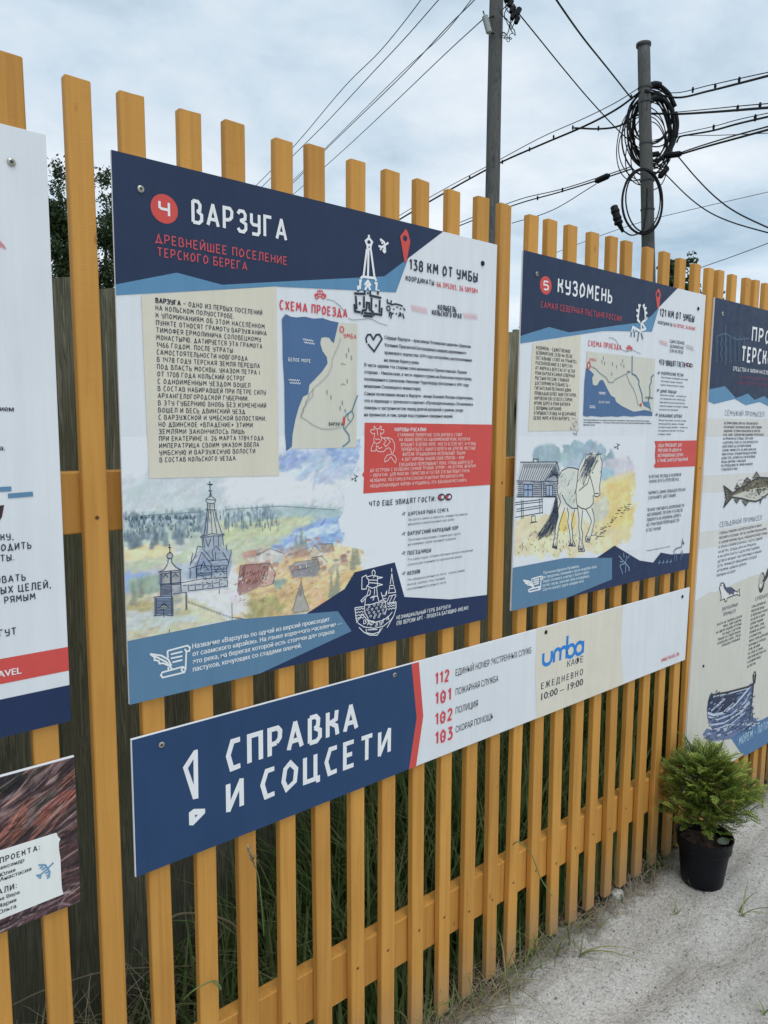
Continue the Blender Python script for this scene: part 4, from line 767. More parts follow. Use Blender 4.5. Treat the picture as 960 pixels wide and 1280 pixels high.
for l in ([(215,200),(200,170),(210,150),(230,185),(255,195),(290,188),(300,150),(318,165),(305,205)], [(215,205),(160,205),(150,235),(185,270),(215,255)], [(305,205),(350,205),(355,240),(325,268),(300,250)], [(215,255),(210,300),(200,350),(210,395),(245,418),(290,395),(318,350),(310,300),(300,250)], [(220,345),(290,350)], [(250,200),(262,290)], [(205,390),(165,470),(160,525),(230,525),(245,440)], [(310,315),(340,330),(420,325),(480,350),(515,420),(515,500),(480,570)], [(235,500),(270,535),(350,535),(390,490),(430,475),(455,500),(470,570)], [(345,330),(385,370),(350,420),(380,460),(420,420),(450,380),(400,330)], [(470,570),(400,590),(365,640),(365,690),(420,660),(460,610)], [(480,575),(520,600),(540,650),(525,705),(490,660),(460,610)], [(270,490),(330,470)], [(235,445),(280,470)]):
    a.stroke([Q(*q) for q in l], .0017, alb(214,190,192), 3)
rb = a.build("legend_box", b.root)
a = b.art()
a.line("ЧТО ЕЩЕ УВИДЯТ ГОСТИ:", F_(190,148), F_(190,120), F_(566,122), INK, layer=3, wt=.18); eyes(a, F_, ((600,98),(641,97)), 17, INK, 3)
for t_, xa, ya, yt, xb, yb, sub, s0, s1, sr in (("ЦАРСКАЯ РЫБА СЕМГА",412,200,180,640,182,["Не просто сёмга, а «варзуга», именно так раньше","назывался самый вкусный сорт рыбы."],(412,234),(412,259),(750,190)),
        ("ВАРЗУГСКИЙ НАРОДНЫЙ ХОР",410,315,294,695,283,["Поколения варзужанок, сменяя друг друга,","не изменяют своей песенной традиции."],(411,349),(409,375),(712,305)),
        ("ПОЕЗДНИЦЫ",408,425,404,540,413,["Это узкие лодки, которые местные жители специально","строили для плавания по порожистым рекам."],(408,462),(408,490),(782,405)),
        ("КОЗУЛИ",408,541,520,477,534,["Это обрядовое печенье из теста, фигурки оленей,","бычков, коровок, птиц, тюленей,","изготовленные из ржаного теста."],(407,578),(407,630),(735,520))):
    a.line(t_, F_(xa,ya), F_(xa,yt), F_(xb,yb), INK, layer=3, wt=.17); bird(a, F_, 386, (ya+yt)/2+2, 10, alb(80,92,110), .0016)
    a.para(sub, F_(*s0), F_(*s1), F_(*sr), F_(412,220)[1]-F_(412,234)[1], alb(88,96,110), 'sans', 3)
gs = a.build("guests_list", b.root)
# footer band with the emblem
a = b.art()
a.poly([E_(740,634), F_(48,622), F_(105,527), F_(335,470), F_(390,668), F_(650,682), (x1, F_(862,656)[1]), (x1, z0), (E_(420,890)[0], z0), E_(420,700)], FNAVY, 2)
a.poly([(x0, E_(30,740)[1]), E_(450,655), E_(870,620), E_(925,700), (E_(560,880)[0], z0), (x0, z0)], BAND, 3)
a.para(["Название «Варзуга» по одной из версий происходит","от саамского «арзйок». На языке коренного населения —","это река, на берегах которой есть стоянки для отдыха","пастухов, кочующих со стадами оленей."], E_(288,770), E_(288,862), E_(885,690), E_(288,750)[1]-E_(288,770)[1], alb(208,222,232), 'sans', 4, bold=1)
scroll(a, E_, 200, 815, 80, alb(208,222,232), .0034, 4)
a.line("НЕОФИЦИАЛЬНЫЙ ГЕРБ ВАРЗУГИ", F_(345,796), F_(345,776), F_(650,730), WHT, layer=3, wt=.14); a.line("(ПО ВЕРСИИ АРТ - ПРОЕКТА БАТЮШКО-ОКЕАН)", F_(345,829), F_(345,808), F_(752,738), WHT, layer=3, wt=.14)
ft = a.build("footer_print", b.root)
a = b.art(); V = Z(430, 700, 10.667); ew = .0021
for l in ([(140,635),(255,620)], [(140,635),(150,720),(160,800),(180,830)], [(690,560),(690,640),(660,740),(570,900)], [(570,575),(690,555)], [(235,230),(292,200),(300,240),(325,262),(325,320),(300,345),(290,385),(232,388),(235,230)], [(295,225),(370,205),(440,215),(440,350),(370,375),(300,345)], [(325,265),(440,268)], [(330,300),(440,310)], [(440,222),(510,232),(440,250)], [(440,310),(510,328),(440,345)], [(372,205),(370,150),(390,130),(412,160),(405,205)], [(385,240),(400,215)], [(330,375),(300,470),(280,520),(275,590)], [(405,360),(400,460)], [(430,350),(440,470),(460,550)], [(300,480),(340,460),(350,420),(335,395)], [(350,500),(390,480),(440,480)], [(285,475),(220,540),(235,560),(290,500)], [(345,505),(400,490),(380,540)], [(265,600),(360,590),(460,560),(545,560)], [(268,610),(275,700),(320,780)], [(545,560),(560,660),(540,730)], [(490,430),(500,470),(540,480),(565,410),(560,470)], [(500,470),(520,520),(560,510)], [(630,110),(632,160)], [(632,180),(612,320)], [(634,180),(655,320)], [(600,340),(665,335)], [(605,350),(590,440),(685,430),(660,345)], [(615,380),(655,375)], [(565,560),(600,480),(690,460)], [(600,560),(640,480)], [(650,550),(690,470)], [(470,550),(510,530),(560,555)], [(160,835),(240,720),(300,790),(400,830),(520,800),(600,740),(640,690)], [(180,840),(260,890),(400,910),(520,880),(620,800),(660,740)], [(195,895),(260,960),(340,1000),(440,1000),(510,900)], [(290,915),(295,970),(380,985),(460,960),(480,910)], [(310,930),(440,925)], [(300,810),(400,815)]):
    a.stroke([V(*q) for q in l], ew, WHT, 3)
for yy in (660, 700, 740, 780): wave(a, V, 150, yy, 265, yy-16, 6, 8, .0018, WHT, 3)
for yy in (590, 620, 655): wave(a, V, 575, yy, 685, yy-18, 6, 8, .0018, WHT, 3)
for xx, yy in ((330,620),(400,600),(455,590),(505,590),(310,660),(370,655),(430,640),(490,625),(535,620),(330,700),(395,695),(455,680),(515,665),(350,745),(415,730),(475,720),(525,705),(400,765),(460,755)): a.ring(V(xx,yy), .0029, .0012, WHT, 3, 7, ry=.0026)
for ch, xx, yy in (("В",255,850),("А",305,868),("Р",352,882),("З",405,882),("У",465,865),("Г",515,840),("А",562,802)): a.line(ch, V(xx,yy), V(xx,yy-52), V(xx+34,yy-6), WHT, layer=4, wt=.19)
a.build("emblem", ft)

# ================================================================== long help board
HB = Board("long blue and white board headed СПРАВКА И СОЦСЕТИ with emergency numbers", .4797, 2.6157, .8098, 1.0927, screws=[Z(150,800,2.526)(130,330), Z(150,800,2.526)(866,110)], holes=[Z(500,720,2.526)(460,177), Z(500,720,2.526)(891,65)])
b = HB; g, h = Z(150,800,2.526), Z(500,720,2.526); x0, x1, z0, z1 = b.x0, b.x1, b.z0, b.z1; e_ = .0016
a = b.art()
a.poly([(x0+e_, z1-e_), (h(36,272)[0], z1-e_), h(52,448), (h(28,606)[0], z0), (x0+e_, z0)], HNAVY, 1)
a.poly([(h(36,272)[0], z1-e_), (h(59,270)[0], z1-e_), h(73,442), (h(50,600)[0], z0), (h(28,606)[0], z0), h(52,448)], RED, 2)
a.poly([g(*q) for q in ((245,345),(233,348),(198,402),(230,503),(247,499))], WHT, 2); a.poly([g(*q) for q in ((231,376),(214,404),(232,456))], HNAVY, 3)
a.poly([g(*q) for q in ((217,545),(232,533),(268,532),(268,546),(230,585),(218,584))], WHT, 2); a.poly([g(*q) for q in ((236,552),(245,550),(237,560))], HNAVY, 3)
a.line("СПРАВКА", g(342,411), g(342,325), g(746,276), WHT, layer=2, wt=.185); a.line("И СОЦСЕТИ", g(342,541), g(342,457), g(849,350), WHT, layer=2, wt=.185)
a.build("heading_print", b.root)
a = b.art()
for n_, y_, yt, xr, yr in (("112",341,308,152,330),("101",404,370,158,390),("102",466,433,162,455),("103",528,493,163,514)):
    a = b.art(); a.line(n_, h(112,y_), h(112,yt), h(xr,yr), DULLRED, layer=2, wt=.2)
    if n_ != "112": a.dot(h(136, (y_+yt)/2-4), .0036, DULLRED, 3, 6)
    a.build("phone_number", b.root)
for t_, y_, yt, xr, yr in (("ЕДИНЫЙ НОМЕР ЭКСТРЕННЫХ СЛУЖБ",316,295,414,243),("ПОЖАРНАЯ СЛУЖБА",376,355,310,333),("ПОЛИЦИЯ",434,413,245,413),("СКОРАЯ ПОМОЩЬ",493,472,293,453)):
    a = b.art(); a.line(t_, h(175,y_), h(175,yt), h(xr,yr), INK, 'sans', layer=2); a.build("service_name", b.root)
a = b.art()
a.poly([(h(432,165)[0], z1-e_), (h(704,98)[0], z1-e_), h(697,215), (h(704,348)[0], z0), (h(430,447)[0], z0), h(427,300)], alb(192,193,186), 1)
a.build("cafe_ground", b.root); a = b.art(); UB = alb(34, 116, 196); p0, pt, pr = h(451,279), h(451,240), h(577,247); cap = pt[1]-p0[1]; xs = (pr[0]-p0[0])/3.75; zz = (p0[1]+pr[1])/2
arc = lambda cx, cy, rx, ry, a0, a1, n=10: [(cx+rx*math.cos(math.radians(a0+(a1-a0)*i/n)), cy+ry*math.sin(math.radians(a0+(a1-a0)*i/n))) for i in range(n+1)]
for ox_, l in ((0, [(0,1)]+arc(.38,.42,.38,.42,180,360)+[(.76,1)]), (.98, [(0,0)]+arc(.29,.66,.29,.34,180,0)+[(.58,0)]), (.98, [(.58,.4)]+arc(.87,.66,.29,.34,180,0)+[(1.16,0)]), (2.02+.14, [(0,1.85),(0,.5)]+arc(.38,.5,.38,.5,180,-180,18)), (3.0-.03, arc(.38,.5,.38,.5,0,360,18)), (3.0-.03, [(.76,1.02),(.76,0)])):
    a.stroke([(p0[0]+(ox_+u)*xs, zz+v*cap) for u, v in l], cap*.29, UB, 2)
a.line("КАФЕ", h(527,286), h(527,266), h(577,273), INK, 'sans', layer=2); a.build("cafe_logo", b.root); a = b.art(); a.line("Е Ж Е Д Н Е В Н О", h(445,353), h(445,333), h(576,316), INK, 'sans', layer=2, bold=1); a.line("10:00 – 19:00", h(445,388), h(445,365), h(576,348), INK, 'sans', layer=2, bold=1)
a.build("opening_hours", b.root); a = b.art(); a.line("UMBATRAVEL.RU", h(825,272), h(825,262), h(880,250), DULLRED, 'hand', layer=2, wt=.16)
a.build("web_address", b.root)

# ================================================================== board: desert village with the horse
S5 = Board("board headed КУЗОМЕНЬ with a drawn white horse beside a log cabin", 1.5817, 2.5949, 1.1675, 2.1650, screws=[Z(640,300,3.84)(118,163)], holes=[Z(640,300,3.84)(893,330)])
b = S5; x0, x1, z0, z1 = b.x0, b.x1, b.z0, b.z1; I_, J_ = Z(640,300,3.84), Z(630,530,3.84); k8, c8 = Z(650,310,8), Z(770,340,8)
Wf = Z(635, 560, 5.647)
rc = (x0+.004, P(803, 640)[0], P(640, 716)[1], P(760, 545)[1])
def paint5(nx, nz):
    p = Painter(rc, nx, nz, Wf, (194, 204, 216), 9)
    p.patch([(170,30),(300,0),(560,-40),(700,20),(760,100),(700,190),(500,150),(380,90),(200,90)], (128,164,184), 420, 9, 6, 0, 14, .55)
    p.patch([(660,110),(780,90),(870,80),(880,160),(760,180),(680,190)], (176,180,198), 160, 8, 5, 0, 12, .5)
    p.patch([(640,170),(720,150),(740,200),(650,220)], (132,172,198), 60, 7, 5, 0, 10, .6)
    p.patch([(620,330),(720,220),(890,190),(900,300),(880,470),(840,640),(640,740),(600,600)], (208,196,140), 620, 10, 6, 0, 12, .7)
    p.patch([(700,260),(860,230),(870,520),(700,560)], (214,190,104), 260, 8, 5, 0, 12, .55)
    p.patch([(60,500),(330,480),(620,560),(640,740),(300,780),(60,780)], (206,200,160), 620, 10, 5, 0, 12, .65)
    p.patch([(340,470),(460,470),(460,570),(350,570)], (216,186,90), 110, 7, 5, 0, 12, .55)
    p.patch([(600,400),(700,360),(700,470),(600,520)], (180,186,170), 100, 8, 5, 0, 10, .5)
    p.pale(.12, .78, (194,204,216)); p.grain(14, 3)
    p.keep([(40,480),(120,470),(330,440),(160,80),(180,-20),(420,-30),(700,-40),(760,60),(890,60),(900,190),(900,480),(860,640),(700,760),(40,790)], (194,204,216), 14)
    p.fill([(85,100),(345,98),(260,232),(62,232)], (176,184,194)); p.fill([(62,235),(340,235),(340,348),(62,348)], (160,170,184), .85); p.fill([(345,98),(362,165),(350,232),(262,232)], (126,138,156), .9); p.patch([(62,240),(340,240),(340,345),(62,345)], (110,124,150), 60, 6, 1, 0, 14, .5, .1)
    p.fill([(350,200),(385,145),(440,140),(495,150),(540,70),(600,30),(660,60),(655,200),(650,300),(640,345),(612,345),(605,300),(600,390),(580,420),(610,490),(600,560),(570,660),(545,655),(580,560),(548,430),(520,470),(525,600),(540,720),(500,735),(495,560),(480,430),(440,430),(455,620),(470,690),(435,700),(420,560),(410,410),(385,440),(345,600),(345,710),(312,715),(330,560),(350,330)], (196,202,196))
    p.patch([(350,230),(420,160),(480,200),(470,420),(390,380)], (180,190,190), 70, 7, 6, 0, 8, .4); p.fill([(110,255),(170,255),(170,345),(110,345)], (120,146,184), .7); p.fill([(270,265),(310,265),(310,330),(270,330)], (140,164,196), .6)
    return p.img
hp = canvas("horse_picture", b.root, b.o, rc, paint5, 230, 1)
a = b.art(); w = .0027; HI = alb(40, 50, 70)
sk(Wf, [(85,100),(345,98)], [(60,232),(345,235)], [(345,98),(260,232)], [(345,98),(362,160)], [(178,98),(178,78),(212,78),(212,98)], [(236,235),(236,350)], [(250,235),(250,350)], [(60,345),(340,345)], [(110,255),(172,255),(172,345),(110,345),(110,255)], [(140,255),(140,345)], [(110,295),(172,295)], [(268,262),(312,262),(312,340),(268,340),(268,262)], [(290,262),(290,340)], c=HI, ww=w)
for i in range(13): sk(Wf, [(112+i*17,108),(76+i*15,225)], c=HI, ww=.0022); sk(Wf, [(120+i*17,112),(112+i*16.4,140)], c=HI, ww=.0016)
for i in range(8): sk(Wf, [(70,245+i*14),(104,245+i*14)], [(176,245+i*14),(232,245+i*14)], [(254,248+i*13),(266,248+i*13)], [(316,248+i*13),(342,248+i*13)], c=HI, ww=.0020)
for i in range(9): sk(Wf, [(282+i*8,215-i*4),(335+i*3,130+i*8)], [(300+i*6,160+i*6),(350,215-i*5)], c=HI, ww=.0020)
sk(Wf, [(50,385),(245,362)], [(50,400),(245,378)], [(58,432),(240,405)], [(58,448),(240,420)], [(50,490),(245,455)], [(92,365),(95,500)], [(104,365),(106,500)], [(222,355),(224,465)], [(240,352),(242,465)], [(165,480),(190,478),(192,520),(165,522),(165,480)], [(152,530),(205,520)], c=HI, ww=.0022)
sk(Wf, [(350,330),(345,260),(352,210),(380,160),(420,138),(460,140),(500,152)], [(495,150),(488,230),(478,300),(480,360),(490,420)], [(600,330),(600,390),(580,415),(548,432),(515,425),(490,405)], [(350,325),(370,380),(340,470),(335,560),(325,640),(312,700),(345,712),(345,640),(360,540),(400,420)], [(380,330),(410,390),(450,425),(490,425)], [(415,420),(428,470),(420,520),(435,600),(440,660),(430,690),(475,692),(455,640),(455,600),(445,540),(470,430)], [(490,420),(500,500),(498,560),(508,640),(495,700),(498,730),(540,728),(522,660),(525,600),(515,560),(525,440)], [(548,432),(580,490),(588,520),(565,590),(545,630),(548,660),(572,665),(590,600),(608,520),(605,470),(590,420)],
   [(600,60),(590,110),(575,190),(590,240),(605,300),(610,340),(630,345),(648,330),(645,270),(655,200),(665,100),(650,60)], [(612,320),(640,322)], [(590,170),(600,178)], [(650,165),(655,172)], [(575,200),(560,250),(500,300)], c=HI, ww=.0028)
rr = random.Random(2)
for i in range(56):                              # mane, tail, hoof shading, grass
    t_ = i/55; xa = 545+t_*95+rr.uniform(-14, 14); ya = 60+rr.uniform(-20, 30); xb = xa-rr.uniform(15, 70); yb = ya+rr.uniform(60, 190)*(1 if t_ < .6 else .5)
    sk(Wf, [(xa, ya), ((xa+xb)/2+rr.uniform(-8, 12), (ya+yb)/2), (xb, yb)], c=alb(66,78,98), ww=.0014)
for i in range(16): xa = 590+rr.uniform(-40, 70); sk(Wf, [(xa, 45), (xa+rr.uniform(-25, 25), 15+rr.uniform(-5, 40))], c=HI, ww=.0018)
for i in range(64):
    xa = 345+rr.uniform(-12, 6); ya = 340+rr.uniform(0, 90); xb = rr.uniform(195, 330); yb = 650-(xb-195)*.35+rr.uniform(-40, 10)
    sk(Wf, [(xa, ya), ((xa+xb)/2+20, (ya+yb)/2), (xb, yb)], c=alb(60,70,90), ww=.0014)
for i in range(70):
    xa, ya = rr.uniform(70, 640), rr.uniform(560, 770); sk(Wf, [(xa, ya), (xa+rr.uniform(-12, 12), ya-rr.uniform(5, 22))], c=HI, ww=.0015)
for i in range(60):
    t_ = rr.random(); xa = 600+t_*240+rr.uniform(-25, 25); ya = 640-t_*240+rr.uniform(-20, 20); sk(Wf, [(xa, ya), (xa+rr.uniform(8, 22), ya-rr.uniform(0, 7))], c=HI, ww=.0017)
for i in range(26): xa = rr.uniform(350, 480); ya = rr.uniform(165, 380); sk(Wf, [(xa, ya), (xa-rr.uniform(4, 14), ya+rr.uniform(15, 36))], c=alb(96,104,116), ww=.0013)
for xx, yy in ((312,700),(430,685),(498,718),(548,650)): sk(Wf, [(xx+4,yy-8),(xx+32,yy-6)], [(xx+4,yy),(xx+30,yy+2)], [(xx+6,yy-30),(xx+12,yy-8)], [(xx+22,yy-30),(xx+24,yy-8)], c=HI, ww=.0026)
bird(a, J_, 542, 108, 14, HI, .0024, 2)
a.build("horse_drawing", hp)

a = b.art()
a.poly([(x0, z1), (I_(795,230)[0], z1), c8(430,352), c8(350,440), c8(245,505), c8(0,535), k8(490,845), k8(290,790), (x0, k8(10,880)[1])], NAVY, 1)
a.poly([(x0, k8(10,880)[1]), k8(290,790), k8(490,845), c8(0,535), c8(245,505), c8(350,440), c8(430,352), c8(357,598), k8(960,830), k8(830,830), (x0, k8(5,955)[1])], LBLUE, 2)
c0 = I_(161,218); a.dot(c0, I_(189,218)[0]-c0[0], RED, 2, 32, ry=c0[1]-I_(161,262)[1])
a.line("5", I_(150,236), I_(150,197), I_(172,240), WHT, layer=3, wt=.2); a.line("КУЗОМЕНЬ", I_(220,251), I_(220,186), I_(475,300), WHT, layer=3, wt=.175); a.line("САМАЯ СЕВЕРНАЯ ПУСТЫНЯ РОССИИ", I_(137,326), I_(137,298), I_(522,386), alb(160,70,84), layer=3, wt=.15)
a.poly([I_(*q) for q in ((700,232),(687,258),(696,328),(703,328),(713,262),(707,240))], RED, 3); a.dot(I_(699,262), .008, NAVY, 4)
a.build("heading_print", b.root)
a = b.art()
for l in ([(235,505),(215,480),(222,400),(230,345),(240,325)], [(255,505),(290,480),(285,380),(265,330)], [(222,395),(198,378)], [(222,440),(200,438)], [(220,480),(205,482)], [(230,345),(218,328)], [(280,360),(300,365)], [(290,410),(308,410)], [(290,460),(308,465)], [(265,345),(282,325)], [(245,505),(250,580),(238,592),(165,550),(150,600)], [(255,510),(292,570),(240,585)], [(175,555),(185,592)]): a.stroke([c8(*q) for q in l], .0078, WHT, 4)
for l in ([(152,600),(146,648)], [(180,595),(182,652)], [(225,600),(212,695)], [(250,610),(265,672)]): a.stroke([c8(*q) for q in l], .006, alb(84,112,136), 4)
car(a, Z(725,420,9.6), 588, 140, 32, DULLRED, .003); m9 = Z(725, 420, 9.6)
a.stroke([m9(*q) for q in ((340,22),(390,24),(430,55),(450,95),(500,165),(560,190),(590,180),(640,170),(680,195),(725,212))], .0018, GREYL, 3)
a.build("icons", b.root)
a = b.art()
a.line("121 КМ ОТ УМБЫ", I_(709,360), I_(709,328), I_(872,396), INK, layer=3, wt=.2); a.line("КООРДИНАТЫ:", I_(700,402), I_(700,387), I_(770,415), INK, layer=3, wt=.17); a.line("66.287502, 36.863681", I_(775,415), I_(775,400), I_(877,433), DULLRED, layer=3, wt=.17)
a.build("distance_print", b.root); a = b.art(); wave(a, I_, 708, 488, 745, 500, 11, 10, .0032, PINK, 3); wave(a, I_, 835, 510, 870, 522, 11, 10, .0032, alb(180,184,196), 3)
a.line("ЕДИНСТВЕННОЕ", I_(757,492), I_(757,478), I_(826,503), INK, layer=3, wt=.15); a.line("БЕЛОМОРСКОЕ", I_(758,515), I_(758,501), I_(822,527), INK, layer=3, wt=.15); a.line("СЕЛО НА ПЕСКЕ", I_(756,537), I_(756,523), I_(820,547), INK, layer=3, wt=.15)
a.build("motto_print", b.root)
a = b.art(); b9 = Z(655, 420, 9.85)
a.poly([I_(98,498), I_(328,455), I_(318,914), I_(78,918)], BEIGE, 2)
a.para(["КУЗОМЕНЬ – ЕДИНСТВЕННОЕ","БЕЛОМОРСКОЕ СЕЛО НА ПЕСКЕ","(ОСТАЛЬНЫЕ СТОЯТ НА ГРАНИТЕ),","РАСПОЛОЖЕННОЕ В 2 ВЕРСТАХ","ОТ МОРЯ И 6 ВЕРСТАХ ОТ УСТЬЯ","РЕКИ ВАРЗУГИ.САМАЯ СЕВЕРНАЯ","ПУСТЫНЯ РОССИИ. ГЛАВНАЯ","ДОСТОПРИМЕЧАТЕЛЬНОСТЬ –","ГИГАНТСКАЯ ПЕСЧАНАЯ ДЮНА","ПЛОЩАДЬЮ БОЛЕЕ 1600 ГЕКТАРОВ,","ОКРУЖЕНО ЕЮ СО ВСЕХ СТОРОН,","КРОМЕ БЕРЕГА РЕКИ ВАРЗУГИ","С ВЕРШИНЫ БАРХАНОВ","ОТКРЫВАЕТСЯ ВИД НА БЕСКРАЙНЕЕ","БЕЛОЕ МОРЕ И РЕКУ ВАРЗУГУ."], b9(148,162), b9(118,1028), b9(655,560), b9(148,122)[1]-b9(148,162)[1], INK, 'hand', 3, .16)
for i in range(60):
    xa, ya = rr.uniform(560, 660), rr.uniform(1010, 1235); a.stroke([b9(xa, ya), b9(xa+rr.uniform(-14, 14), ya+rr.uniform(-10, 10))], .0016, alb(112,122,132), 4)
a.build("history_text", b.root)
a = b.art()
a.line("СХЕМА ПРОЕЗДА", m9(97,116), m9(97,56), m9(490,165), DULLRED, layer=3, wt=.17)
a.poly([m9(*q) for q in ((78,185),(900,275),(893,560),(878,912),(60,900))], alb(182,187,182), 2)
a.poly([m9(*q) for q in ((70,385),(120,415),(165,462),(143,500),(150,580),(175,594),(205,588),(232,535),(262,524),(285,550),(320,625),(370,715),(415,740),(430,790),(500,840),(580,880),(640,907),(700,902),(760,888),(800,892),(865,915),(865,960),(720,955),(620,968),(520,958),(450,970),(380,963),(250,970),(130,958),(80,968),(35,955),(45,700),(50,560))], SEA, 3)
for l, ww_, cc in (([(115,360),(180,390),(240,450),(310,500),(340,555),(390,560),(420,520),(480,490),(560,450),(585,430)], .0028, GREYL), ([(550,455),(590,560),(640,640),(670,720),(690,820),(730,850)], .0026, GREYL), ([(622,240),(620,455),(665,475),(705,540),(700,580),(740,700),(745,780),(770,830),(840,865)], .005, alb(74,106,142)), ([(880,465),(850,500),(850,560),(830,600),(835,700),(815,780),(840,870),(838,905)], .005, alb(74,106,142))): a.stroke([m9(*q) for q in l], ww_, cc, 4)
a.poly([m9(*q) for q in ((760,790),(800,785),(830,800),(840,870),(790,845))], alb(78,118,156), 5); a.dot(m9(725,825), .006, DULLRED, 5, 8)
a.ring(m9(100,352), .0075, .0042, DULLRED, 5, ry=.010); a.line("УМБА", m9(107,298), m9(107,266), m9(190,304), DULLRED, layer=4, wt=.16); a.line("ВАРЗУГА", m9(562,440), m9(562,418), m9(600,442), INK, layer=5, wt=.18); a.line("КУЗОМЕНЬ", m9(776,750), m9(776,728), m9(868,754), INK, layer=6, wt=.2); a.line("БЕЛОЕ МОРЕ", m9(222,806), m9(222,782), m9(350,808), WHT, layer=4, wt=.16)
for (xx, yy) in ((275,265),(258,310),(290,330),(385,335),(435,370),(375,455),(507,300),(488,340),(520,365)): a.stroke([m9(xx,yy-20), m9(xx+2,yy+20)], .0034, alb(120,130,128), 4)
for q in ((220,675,300,680),(225,692,300,697),(110,838,175,842),(110,858,180,862)): wave(a, m9, *q, 8, 4, .0018, WHT, 4)
a.para(["Как сюда добраться: по дороге областного значения от Умбы, далее поворот на Кузомень,","последние километры — по песку. Летом лучше ехать на полноприводной машине, проверив","бензин и связь."], m9(40,1014), m9(40,1074), m9(855,1025), m9(40,995)[1]-m9(40,1014)[1], TX, 'sans', 3, bold=1)
a.build("route_map", b.root)
a = b.art(); r8 = Z(810, 440, 8.53); q9 = Z(800, 580, 9.143)
a.line("ЧТО УВИДЯТ ГОСТИ", I_(706,598), I_(706,573), I_(828,612), INK, layer=3, wt=.18); eyes(a, I_, ((842,599),(857,602)), 7.5, INK, 3)
for t_, A1, A2, A3, sub, s0, s1, sr in (("КУЗОМЕНСКИЕ ПЕСКИ",(138,245),(138,213),(372,258),["Настоящая северная пустыня,","песчаные дюны тянутся","вдоль берега моря и реки."],(137,277),(133,357),(425,300)),
        ("ДИКИЕ ЛОШАДИ",(130,430),(130,400),(298,442),["Якутские лошади — потомки тех,","что привезли в село в 80-е годы.","Они живут на воле круглый год,","пасутся в дюнах и выходят к людям","на дорогу (осторожно!)."],(128,466),(120,620),(425,545)),
        ("БЛУЖДАЮЩИЕ ДЕРЕВЬЯ",(116,690),(116,660),(356,700),["Пески засыпают стволы сосен,","ветер двигает дюны, и корни","остаются над землёй — кажется,","что деревья шагают по песку","к берегу моря."],(112,736),(104,884),(425,735))):
    a.line(t_, r8(*A1), r8(*A2), r8(*A3), INK, layer=3, wt=.17); bird(a, r8, A1[0]-26, A1[1]-22, 12, alb(80,92,110), .003)
    a.para(sub, r8(*s0), r8(*s1), r8(*sr), r8(s0[0],s0[1]-19)[1]-r8(*s0)[1], alb(84,92,108), 'sans', 3, bold=1)
for t_, A1, yt, A3 in (("*В ЛЕТНИЕ МЕСЯЦЫ В КУЗОМЕНИ",(95,162),128,(465,137)),("НУЖНО БРАТЬ РЕПЕЛЛЕНТЫ",(104,215),181,(438,191)),("*КОРМИТЬ ДИКИХ ЛОШАДЕЙ ОПАСНО",(90,346),312,(513,308)),("СОХРАНЯЙТЕ ДИСТАНЦИЮ",(93,401),367,(403,376)),("*ВАЖНО УЧИТЫВАТЬ ВОЗМОЖНОСТИ",(78,541),506,(498,490)),("АВТОМОБИЛЯ, ПОТОМУ ЧТО ПОСЛЕ",(80,597),562,(483,546)),("ПОВОРОТА НА КУЗОМЕНЬ ДОРОГА",(80,655),620,(460,603)),("ИЗ ГРУНТОВОЙ ПРЕВРАЩАЕТСЯ",(76,712),677,(440,660)),("В ПЕСЧАНУЮ",(72,770),736,(232,752))):
    a.line(t_, q9(*A1), q9(A1[0],yt), q9(*A3), alb(70,80,100), layer=3, wt=.15)
a.line("*пешком держитесь колеи", q9(70,998), q9(70,982), q9(340,950), TX, 'sans', layer=3)
a.build("guests_list", b.root)
a = b.art()
a.poly([r8(68,950), (x1, r8(525,942)[1]), (x1, r8(500,1218)[1]), r8(75,1236), r8(58,1215), r8(80,1182), r8(72,1100), r8(80,1000)], RED, 2)
a.para(["СЮДА ПРИЕЗЖАЮТ ДЛЯ","ПРОГУЛОК ПО ДЮНАМ И","АВТОМОБИЛЬНЫХ СЪЁМОК,","А ТАКЖЕ ЗАНЯТЬСЯ РЫБАЛКОЙ"], r8(106,1012), r8(97,1174), r8(418,1150), r8(106,980)[1]-r8(106,1012)[1], WHT, 'hand', 3, .15)
a.build("notice_box", b.root)
a = b.art()
a.poly([J_(440,645), J_(530,583), J_(650,655), J_(715,665), J_(752,617), J_(800,626), (x1, J_(890,619)[1]), (x1, z0), (J_(250,850)[0], z0), J_(300,700)], FNAVY, 2)
a.poly([(x0, J_(42,690)[1]), J_(290,643), J_(517,642), J_(517,745), (J_(300,836)[0], z0), (x0, z0)], BAND, 3)
a.para(["Песчаные барханы Кузомени,","по преданию, появились после вырубки леса:","берег оголился, и ветер с Белого моря","понёс песок, засыпая село и кладбище.","Сосны сажают здесь каждое лето."], J_(186,722), J_(184,802), J_(440,760), J_(186,707)[1]-J_(186,722)[1], alb(186,204,218), 'sans', 4, bold=1)
scroll(a, J_, 138, 764, 47, alb(208,222,232), .0042, 4)
e8 = Z(640, 680, 4.174)
for l in ([(560,110),(590,100),(610,125),(605,140)], [(590,100),(595,60)], [(570,80),(590,100)], [(555,60),(575,85)], [(600,75),(610,60)], [(560,110),(575,155)], [(590,110),(590,150)], [(605,125),(612,140)], [(575,95),(560,90)], [(582,70),(580,45)]): a.stroke([e8(*q) for q in l], .0036, alb(112,140,166), 4)
for i in range(4): x_ = 765+i*20; a.stroke([e8(x_-5,100-i*2), e8(x_+8,94-i*2)], .003, alb(112,140,166), 4); a.stroke([e8(x_,106-i*2), e8(x_+3,84-i*2)], .003, alb(112,140,166), 4)
for l in ([(380,1010),(395,980),(420,962),(470,950),(478,905),(500,915),(490,880)], [(478,905),(482,850)]): a.stroke([q9(*q) for q in l], .0042, alb(70,104,134), 4)
